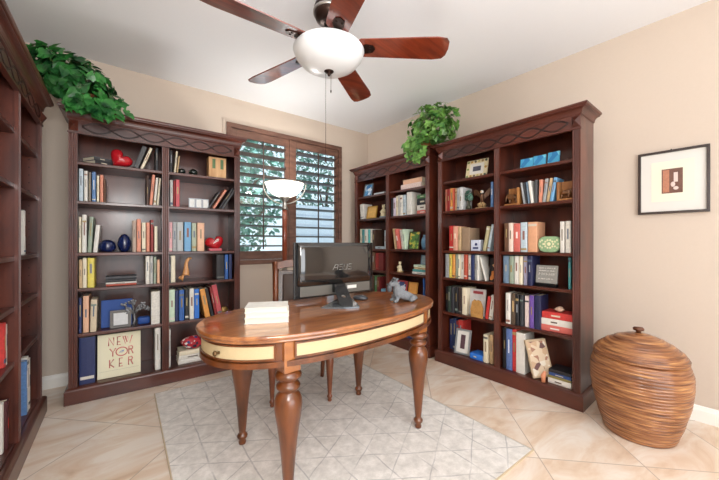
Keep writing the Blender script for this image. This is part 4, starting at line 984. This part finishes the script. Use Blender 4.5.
def plate_hole(b, w, L, hc, hr, th, M):
    n = 32; outer = []
    for i in range(n):
        a = 2*PI*i/n; c, s_ = math.cos(a), math.sin(a); k = min(w/2/max(abs(c), 1e-6), (L-hc if s_ > 0 else hc)/max(abs(s_), 1e-6)); outer.append((c*k, hc+s_*k))
    inner = [(hr*.75*math.cos(2*PI*i/n), hc+hr*1.4*math.sin(2*PI*i/n)) for i in range(n)]
    P = [M @ Vector((*p, z)) for z in (-th/2, th/2) for p in outer+inner]; F = []
    for i in range(n):
        j = (i+1) % n
        F += [(i, j, n+j, n+i), (2*n+j, 2*n+i, 3*n+i, 3*n+j), (j, i, 2*n+i, 2*n+j), (n+i, n+j, 3*n+j, 3*n+i)]
    b.poly(P, F)
plate_hole(st, .085, L_, L_*.55, .018, .010, Ms); neck = st.build('stand_neck', plain('stand_black', '2a2b2d', .25, coat=.5), mon)
b = MB(); c_ = Ms @ Vector((0, L_*.55, 0))
b.tube([Ms @ Vector((.0142*math.cos(2*PI*i/28), L_*.55+.026*math.sin(2*PI*i/28), .004)) for i in range(28)], .003, closed=True, seg=6); b.build('cable_ring', CHROME, neck)
b = MB(); b.prism([(-.265, -.235), (-.255, -.255), (-.16, -.335), (-.08, -.36), (-.06, -.34), (.06, -.10), (.05, -.08), (-.05, -.07)], .0126, .022, bev=.002); b.build('stand_base', plain('stand_grey', '6a7076', .1, .3, coat=.6), mon)

# ------------------------------------------------------------------ chair behind the desk
ch = empty('dining_chair', T(1.155, 2.255, RUGZ) @ RZ(-26), 'wooden chair with brown leather back panel, behind the desk', 'chair')
LEATH = plain('dark_leather', '4a3a34', .35, coat=.2, vary=.12, scale=50, bump=.15)
CL = [(.001, 0), (.014, 0), (.016, .012), (.012, .020), (.020, .032), (.018, .042), (.013, .050), (.016, .08), (.021, .17), (.027, .25), (.030, .295), (.027, .32), (.020, .335), (.026, .345), (.027, .355), (.020, .364), (.018, .370), (.027, .380), (.027, .392), (.020, .40), (.001, .40)]
for x in (-.205, .205):
    b = MB(); b.lathe(CL, 20, M=T(x, -.20, 0)); b.box(x-.025, x+.025, -.225, -.175, .399, .455, bev=.003); b.build('leg', CHAIRW, ch)
    b = MB(); b.tube([(x*.92, .235, .004), (x*.95, .215, .2), (x*.96, .205, .44)], .02, seg=4, rs=[.018, .022, .026]); b.build('leg', CHAIRW, ch)
    b = MB(); b.tube([(x*.96, .205, .44), (x*.98, .225, .65), (x, .275, .90), (x*1.03, .295, 1.0)], .025, seg=4, rs=[.028, .028, .028, .028]); b.build('back_post', CHAIRW, ch)
b = MB(); b.box(-.20, .20, -.215, -.195, .40, .45); b.box(-.19, .19, .19, .215, .40, .45); b.box(-.215, -.195, -.18, .19, .40, .45); b.box(.195, .215, -.18, .19, .40, .45); b.build('seat_rail', CHAIRW, ch)
b = MB(); b.prism([(-.235, -.235), (.235, -.235), (.205, .175), (-.205, .175)], .452, .505, bev=.018); b.build('seat', LEATH, ch, smooth=True)
tilt = T(0, .262, .80) @ RX(-13)
b = MB(); pts = [(-.235, .13), (-.12, .155), (0, .16), (.12, .155), (.235, .13), (.235, .19), (.12, .215), (0, .222), (-.12, .215), (-.235, .19)]
b.prism(pts, -.02, .02, M=tilt @ XZ, bev=.004); b.build('top_rail', CHAIRW, ch)
b = MB(); b.box(-.20, .20, -.018, .018, -.27, -.22, M=tilt, bev=.003); b.build('lower_rail', CHAIRW, ch)
b = MB(); b.box(-.185, .185, -.014, .014, -.215, .128, M=tilt, bev=.004); bp_ = b.build('back_panel', wood('dark_chair_wood', '2e1a12', '4a2a1a'), ch)
b = MB(); b.box(-.15, .15, -.030, .030, -.18, .095, M=tilt, bev=.014); b.build('leather_pad', LEATH, bp_, smooth=True)

# ------------------------------------------------------------------ floor lamp by the window
LXP, LYP = 1.40, 3.10
lp = empty('floor_lamp', T(LXP, LYP, 0), 'lit torchiere floor lamp with white glass bowl by the window', 'lamp')
b = MB(); b.lathe([(.001, .0008), (.15, .0008), (.155, .012), (.14, .024), (.06, .034), (.03, .06), (.022, .09), (.001, .09)], 32); b.build('base', BRONZE, lp)
b = MB(); b.lathe([(.001, .088), (.026, .088), (.026, .70), (.001, .70)], 20); b.lathe([(.001, .93), (.026, .93), (.026, 1.52), (.001, 1.52)], 20); b.build('pole', wood('lamp_wood', '6a2c18', '9a4a2c', .3, .4, (8, 8, 2)), lp)
b = MB(); b.lathe([(.001, .699), (.03, .699), (.03, .72), (.022, .74), (.022, .89), (.03, .91), (.03, .931), (.001, .931)], 20)
b.build('collar', CHROME, lp)
b = MB(); b.lathe([(.001, 1.519), (.03, 1.519), (.032, 1.54), (.024, 1.555), (.02, 1.60), (.05, 1.64), (.054, 1.655), (.001, 1.655)], 20); b.build('collar', CHROME, lp)
def bowl_glass(name, estr, col):
    m, nt, bs = new_mat(name)
    bs.inputs['Base Color'].default_value = (*hexc('eef2f4'), 1); bs.inputs['Roughness'].default_value = .35; bs.inputs['Coat Weight'].default_value = .3
    bs.inputs['Emission Color'].default_value = (*hexc(col), 1); bs.inputs['Emission Strength'].default_value = estr
    return m
b = MB(); b.lathe([(.02, 1.650), (.07, 1.655), (.13, 1.683), (.175, 1.733), (.200, 1.800), (.196, 1.800), (.170, 1.738), (.125, 1.690), (.068, 1.662), (.02, 1.658)], 40, cap=False); b.build('glass_bowl', bowl_glass('lit_glass', 3.0, 'fff4e2'), lp)
b = MB(); b.tube([(.203*math.cos(2*PI*i/48), .203*math.sin(2*PI*i/48), 1.795) for i in range(48)], .005, closed=True, seg=6); b.build('rim_ring', CHROME, lp)
vx, vy = .792, -.61
b = MB(); b.tube([(vx*.225*math.cos(a), vy*.225*math.cos(a), 1.795+.215*math.sin(a)) for a in [PI+PI*i/30 for i in range(31)]], .006, seg=6); b.build('hoop', CHROME, lp)
b = MB(); b.ball((0, 0, 1.72), .03, seg=12); b.build('bulb', bowl_glass('lit_bulb', 20, 'fff0dc'), lp)

# ------------------------------------------------------------------ ceiling fan
FX, FYY, FZ = 1.042, 1.661, 2.352
fan = empty('ceiling_fan', T(FX, FYY, CH), 'five-bladed wooden ceiling fan with a frosted bowl light', 'fan')
f0 = FZ-CH
b = MB(); b.lathe([(.001, -.0008), (.075, -.0008), (.075, -.02), (.05, -.05), (.02, -.06), (.001, -.06)], 28); b.build('canopy', BRONZE, fan)
b = MB(); b.lathe([(.001, -.05), (.014, -.05), (.014, f0+.32), (.001, f0+.32)], 16); b.build('downrod', BRONZE, fan)
b = MB(); b.lathe([(.001, f0+.325), (.03, f0+.325), (.05, f0+.31), (.080, f0+.29), (.092, f0+.26), (.092, f0+.22), (.078, f0+.19), (.045, f0+.175), (.001, f0+.175)], 32); mo = b.build('motor_housing', BRONZE, fan)
b = MB(); b.lathe([(.090, f0+.225), (.097, f0+.227), (.097, f0+.243), (.090, f0+.245)], 32, cap=False); b.build('silver_band', CHROME, mo)
b = MB(); b.lathe([(.001, f0+.176), (.028, f0+.176), (.028, f0+.06), (.07, f0+.05), (.078, f0+.03), (.075, f0), (.075, f0-.01), (.001, f0-.01)], 28); b.build('light_fitter', BRONZE, fan)
for k in range(5):
    a = 35.0+72*k
    M = RZ(a) @ T(0, 0, f0+.022) @ RX(-13)
    pts = [(.175, -.050), (.195, -.066), (.65, -.083), (.71, -.076), (.730, -.050), (.736, 0), (.730, .050), (.71, .076), (.65, .083), (.195, .066), (.175, .050)]
    b = MB(); b.prism(pts, -.004, .004, M=M, bev=.0015); bl = b.build('blade', FANW, fan)
    b = MB(); b.prism([(.075, -.016), (.20, -.014), (.225, -.035), (.27, -.026), (.285, 0), (.27, .026), (.225, .035), (.20, .014), (.075, .016)], -.0105, -.0045, M=M, bev=.0015)
    for y in (-.016, .016): b.ball((.25, y, -.012), (.007, .007, .004), M=M, seg=8)
    b.build('blade_iron', BRONZE, bl)
b = MB(); b.lathe([(0.0300, f0-.125), (0.0700, f0-.120), (0.1260, f0-.104), (0.1733, f0-.076), (0.2048, f0-.040), (0.2173, f0-.006), (0.2100, f0+.004), (0.1785, f0+.010), (0.0760, f0+.012), (0.0760, f0+.008), (0.1764, f0+.005), (0.2058, f0), (0.2121, f0-.008), (0.1995, f0-.038), (0.1680, f0-.072), (0.1229, f0-.098), (0.0680, f0-.114), (0.0300, f0-.119)], 48, cap=False)
b.build('glass_bowl', bowl_glass('frosted_glass', .0, 'ffffff'), fan)
b = MB(); b.lathe([(.001, f0-.155), (.006, f0-.152), (.010, f0-.142), (.008, f0-.136), (.022, f0-.132), (.030, f0-.124), (.028, f0-.117), (.001, f0-.117)], 20); b.build('finial', BRONZE, fan)
ca = (-.020*.792, .020*.61)
b = MB(); b.tube([(*ca, f0-.12), (*ca, -1.06)], .0013, seg=5); b.lathe([(.001, -1.075), (.004, -1.07), (.005, -1.06), (.002, -1.05), (.001, -1.05)], 8, M=T(*ca, 0)); b.build('pull_chain', BRONZE, fan)
cb_ = (.012*.792, -.012*.61)
b = MB(); b.tube([(*cb_, f0-.12), (*cb_, f0-.24)], .0013, seg=5); b.lathe([(.001, f0-.258), (.004, f0-.25), (.004, f0-.242), (.001, f0-.238)], 8, M=T(*cb_, 0)); b.build('pull_chain', BRONZE, fan)

# ------------------------------------------------------------------ wicker basket
def wicker():
    m, nt, bs = new_mat('rattan_coils'); L = nt.links
    tc = nt.nodes.new('ShaderNodeTexCoord'); mp = nt.nodes.new('ShaderNodeMapping'); mp.inputs['Scale'].default_value = (5, 5, 80)
    nz = nt.nodes.new('ShaderNodeTexNoise'); nz.inputs['Scale'].default_value = 1.3; nz.inputs['Detail'].default_value = 5; nz.inputs['Distortion'].default_value = .5
    L.new(tc.outputs['Object'], mp.inputs['Vector']); L.new(mp.outputs['Vector'], nz.inputs['Vector'])
    cr = nt.nodes.new('ShaderNodeValToRGB'); e = cr.color_ramp.elements; e[0].position = .3; e[0].color = (*hexc('56301c'), 1); e[1].position = .72; e[1].color = (*hexc('c08c58'), 1)
    k = e.new(.5); k.color = (*hexc('905c38'), 1)
    L.new(nz.outputs['Fac'], cr.inputs['Fac']); L.new(cr.outputs['Color'], bs.inputs['Base Color'])
    bp = nt.nodes.new('ShaderNodeBump'); bp.inputs['Strength'].default_value = .4; bp.inputs['Distance'].default_value = .006; L.new(nz.outputs['Fac'], bp.inputs['Height']); L.new(bp.outputs['Normal'], bs.inputs['Normal'])
    bs.inputs['Roughness'].default_value = .35; bs.inputs['Coat Weight'].default_value = .3
    return m
WICK = wicker()
bk_ = empty('wicker_basket', T(2.571, .502, 0), 'big round lidded wicker basket on the floor beside the bookcase', 'basket')
def interp(K, z):
    for (z0, r0), (z1, r1) in zip(K, K[1:]):
        if z0 <= z <= z1:
            t = (z-z0)/(z1-z0); t = t*t*(3-2*t)*.35+t*.65; return r0+(r1-r0)*t
    return K[-1][1]
def coils(K, n, amp=.005):
    z0, z1 = K[0][0], K[-1][0]; P = []
    for i in range(n*4+1):
        z = z0+(z1-z0)*i/(n*4); P.append((interp(K, z)+amp*abs(math.sin(PI*i/4)), z))
    return P
body = [(.0008, .165), (.03, .176), (.12, .203), (.24, .230), (.33, .240), (.40, .240), (.455, .226), (.47, .215)]
b = MB(); pr = coils(body, 26); b.lathe([(.001, .0008)]+pr+[(.20, .47), (.195, .44), (.001, .44)], 56); b.build('body', WICK, bk_)
lid = [(.471, .222), (.49, .224), (.52, .205), (.555, .165), (.585, .115), (.605, .065), (.615, .03)]
b = MB(); b.lathe([(.001, .471)]+coils(lid, 12)+[(.001, .617)], 56); ld = b.build('lid', WICK, bk_)
b = MB(); b.lathe([(.001, .614), (.014, .614), (.013, .626), (.026, .632), (.028, .642), (.022, .650), (.001, .652)], 20); b.build('lid_knob', plain('dark_knob_wood', '5a321c', .4), ld)

# ------------------------------------------------------------------ picture on the right wall
ang = math.degrees(math.atan2(-1, .049))
yc = .415; Mw = T(wallx(yc)-.0012, yc, 0) @ RZ(-90+math.degrees(math.atan(.049)))
pc = empty('framed_picture', Mw, 'small framed print with wide white mount on the right wall', 'picture')
w, h, zb, q = .352, .436, 1.376, .016
b = MB()
for x0, x1, z0, z1 in ((-w/2, w/2, zb, zb+q), (-w/2, w/2, zb+h-q, zb+h), (-w/2, -w/2+q, zb+q, zb+h-q), (w/2-q, w/2, zb+q, zb+h-q)): b.box(x0, x1, -.024, 0, z0, z1, bev=.002)
b.build('frame', plain('dark_frame', '2c1c18', .3, coat=.3), pc)
b = MB(); b.box(-w/2+q, w/2-q, -.012, -.002, zb+q, zb+h-q); b.build('mount', plain('white_mount', 'd9d6cf', .8), pc)
cx, cz = -.01+.015, zb+h/2
b = MB(); b.box(-.105, .105, -.0128, -.011, zb+.085, zb+h-.075); b.build('cream_sheet', plain('cream_sheet', 'ebe3cd', .8), pc)
b = MB(); b.box(-.052, .052, -.0136, -.012, 1.515, 1.683); pt = b.build('print', plain('sepia_print', '6a4638', .5, vary=.5, scale=40), pc)
b = MB(); b.box(-.046, -.014, -.0142, -.013, 1.522, 1.676); b.build('ochre_band', plain('ochre_ink', 'b3785c', .6, vary=.3, scale=60), pt)
b = MB(); b.box(.008, .028, -.0142, -.013, 1.59, 1.655); b.ball((.004, -.0135, 1.575), (.012, .001, .018), seg=10); b.ball((.018, -.0135, 1.548), (.014, .001, .012), seg=10); b.build('pale_shapes', plain('pale_ink', 'd8c4bc', .6), pt)
b = MB(); b.ball((-.005, -.010, zb+h+.003), (.004, .004, .005), seg=8); b.build('hanger', BRONZE, pc)

# ------------------------------------------------------------------ trailing plants
POT = foliage_mat('pothos_leaves', '164224', '3f8a3e', 9, .3); POT2 = foliage_mat('ivy_leaves', '2f6428', '7fae54', 9, .35)
rp_ = random.Random(21)
def potted(M, label, pot_r, pot_h, cen, rad, n, mat, size, avoid, vines, base_z, extra=None, shear=0.):
    e = empty('trailing_plant', M, label, 'plant')
    b = MB(); b.lathe([(.001, .0008), (pot_r*.75, .0008), (pot_r, pot_h), (pot_r*1.05, pot_h), (pot_r*1.05, pot_h+.012), (pot_r*.9, pot_h+.012), (pot_r*.88, pot_h-.015), (.001, pot_h-.015)], 24); b.build('pot', plain('terracotta', 'a8623c', .7, vary=.15, scale=30), e)
    b = MB(); bs = MB()
    iM = M.inverted(); cen = Vector(cen)
    k = 0
    while k < n:
        d = Vector((rp_.gauss(0, 1), rp_.gauss(0, 1), rp_.gauss(0, 1))).normalized(); f = rp_.uniform(.25, 1)**.45
        p = cen+Vector((d.x*rad[0]*f, d.y*rad[1]*f, d.z*rad[2]*f))
        p.z += shear*(p.x-cen.x)
        if not avoid(p): continue
        nrm = (d*.7+Vector((rp_.gauss(0, .35), rp_.gauss(0, .35), .45+rp_.gauss(0, .3)))).normalized()
        leaf_quad(b, iM @ p, (iM.to_3x3() @ nrm), rp_.uniform(.75, 1.2)*size, PI+rp_.uniform(-1.0, 1.0) if False else rp_.uniform(0, 6.28), True)
        if k % 4 == 0: bs.tube([Vector((0, 0, pot_h)), (iM @ p)*.5+Vector((0, 0, pot_h*.6+.05)), iM @ p], .0022, seg=4)
        k += 1
    if extra:
        c2, r2, n2 = extra; q = 0
        while q < n2:
            p = Vector([c2[i]+rp_.uniform(-1, 1)*r2[i] for i in range(3)])
            if ((p-Vector(c2)).y/r2[1])**2*.6+((p-Vector(c2)).x/r2[0])**2*(.6 if r2[0] > r2[1] else 0)+((p-Vector(c2)).z/r2[2])**2 > 1 or not avoid(p): continue
            dn = Vector((-.2, -.8, .55)) if r2[0] > r2[1] else Vector((-.8, -.3, .5))
            leaf_quad(b, iM @ p, iM.to_3x3() @ (dn+Vector((rp_.gauss(0, .25), rp_.gauss(0, .25), rp_.gauss(0, .2)))).normalized(), rp_.uniform(.75, 1.15)*size, rp_.uniform(2.2, 4.1), True); q += 1
    for vn in vines:
        pts = [Vector(v) for v in vn]; bs.tube([Vector((0, 0, pot_h))]+[iM @ p for p in pts], .0025, seg=4)
        for a, c in zip(pts, pts[1:]):
            for t in (.1, .4, .7, 1.0):
                p = a.lerp(c, t)+Vector((rp_.gauss(0, .02), rp_.gauss(0, .02), rp_.gauss(0, .012)))
                if avoid(p): leaf_quad(b, iM @ p, iM.to_3x3() @ Vector((rp_.gauss(0, .4), -.8 if vines is VL else rp_.gauss(-.5, .3), .6)).normalized(), rp_.uniform(.7, 1.1)*size, rp_.uniform(2.2, 4.1), True)
    b.build('leaves', mat, e); bs.build('stems', plain('green_stem', '5a7a3a', .6), e)
    return e
ct = 2.163
def avL(p): return not ((p.z < ct+.045 and p.x > -.40 and p.y > 2.985) or (p.x < -.29 and p.z < ct+.045 and p.y < 3.2) or p.y > 3.5 or p.x < -.72)
VL = [[(-.12, 3.06, 2.26), (-.10, 2.99, 2.17), (-.09, 2.97, 2.09)], [(-.02, 3.08, 2.25), (.0, 2.99, 2.18), (.02, 2.97, 2.10)], [(-.22, 3.06, 2.26), (-.22, 2.99, 2.18), (-.23, 2.97, 2.13)], [(.05, 3.12, 2.30), (.06, 3.0, 2.2), (.07, 2.97, 2.14)], [(-.17, 3.05, 2.2), (-.16, 2.97, 2.12)]]
potted(T(-.14, 3.28, ct), 'lush dark green trailing plant on top of the back-wall bookcase', .10, .14, (-.235, 3.12, 2.36), (.26, .22, .19), 400, POT, .070, avL, VL, ct, ((-.13, 2.965, 2.17), (.15, .03, .085), 45), -.35)
def avR(p): return not ((p.z < ct+.04 and p.x > 2.44) or p.x > 2.88)
VR = [[(2.44, 2.28, 2.24), (2.41, 2.27, 2.12), (2.40, 2.26, 2.01)], [(2.44, 2.18, 2.24), (2.41, 2.18, 2.14), (2.41, 2.17, 2.06)]]
potted(T(2.66, 2.27, ct), 'bright green trailing plant on top of the corner bookcase', .09, .12, (2.60, 2.13, 2.36), (.22, .28, .25), 400, POT2, .060, avR, VR, ct, ((2.42, 2.19, 2.15), (.04, .13, .15), 80))

# ------------------------------------------------------------------ small fixtures
# ------------------------------------------------------------------ camera and light
cam = bpy.data.cameras.new('camera'); co = bpy.data.objects.new('camera', cam); COL.objects.link(co)
co.location = (0, 0, 1.17); co.rotation_euler = (PI/2, 0, math.radians(-37.6))
cam.sensor_width = 36; cam.lens = 317/719*36; cam.shift_y = 3.3/719; cam.clip_start = .02
SC.camera = co
def area(name, loc, rot, sx, sy, power, col):
    l = bpy.data.lights.new(name, 'AREA'); l.shape = 'RECTANGLE'; l.size = sx; l.size_y = sy; l.energy = power; l.color = col
    o = bpy.data.objects.new(name, l); COL.objects.link(o); o.location = loc; o.rotation_euler = rot; return o
def point(name, loc, power, col, r=.05):
    l = bpy.data.lights.new(name, 'POINT'); l.energy = power; l.color = col; l.shadow_soft_size = r
    o = bpy.data.objects.new(name, l); COL.objects.link(o); o.location = loc; return o
area('rear_fill_light', (.9, FY-.05, 1.25), (PI/2, 0, 0), 2.7, 2.1, LIGHTS['rear_fill'], (1, .985, .97))  # unseen fill lamp added in the rear wall opening
point('torchiere_bulb', (LXP, LYP, 1.80), LIGHTS['torch'], (1, .98, .95), .05)
area('camera_fill', (-.05, -.25, 1.75), (PI/2-.1, 0, math.radians(-30)), .5, .5, LIGHTS['cam'], (1, .99, .97))  # soft fill added beside the camera to lift the dim wall strip
area('bounced_flash', (.6, -.8, 1.9), (PI, 0, 0), .5, .5, LIGHTS['flash'], (.98, .99, 1))
area('window_daylight', ((WX0+WX1)/2, BY+1.3, 3.6), (-PI/2+.75, 0, 0), 2.2, 1.2, LIGHTS['win'], (.82, .92, 1))
w = bpy.data.worlds.new('sky'); SC.world = w; w.use_nodes = True
bg = w.node_tree.nodes['Background']; bg.inputs['Color'].default_value = (.78, .89, 1, 1); bg.inputs['Strength'].default_value = LIGHTS['sky']
vs = SC.view_settings; vs.view_transform = 'Standard'; vs.look = 'None'; vs.exposure = LIGHTS['exp']; vs.gamma = 1; vs.use_curve_mapping = False
SC.cycles.max_bounces = 8; SC.cycles.diffuse_bounces = 5; SC.cycles.use_denoising = True
SC.cycles.sample_clamp_indirect = 6
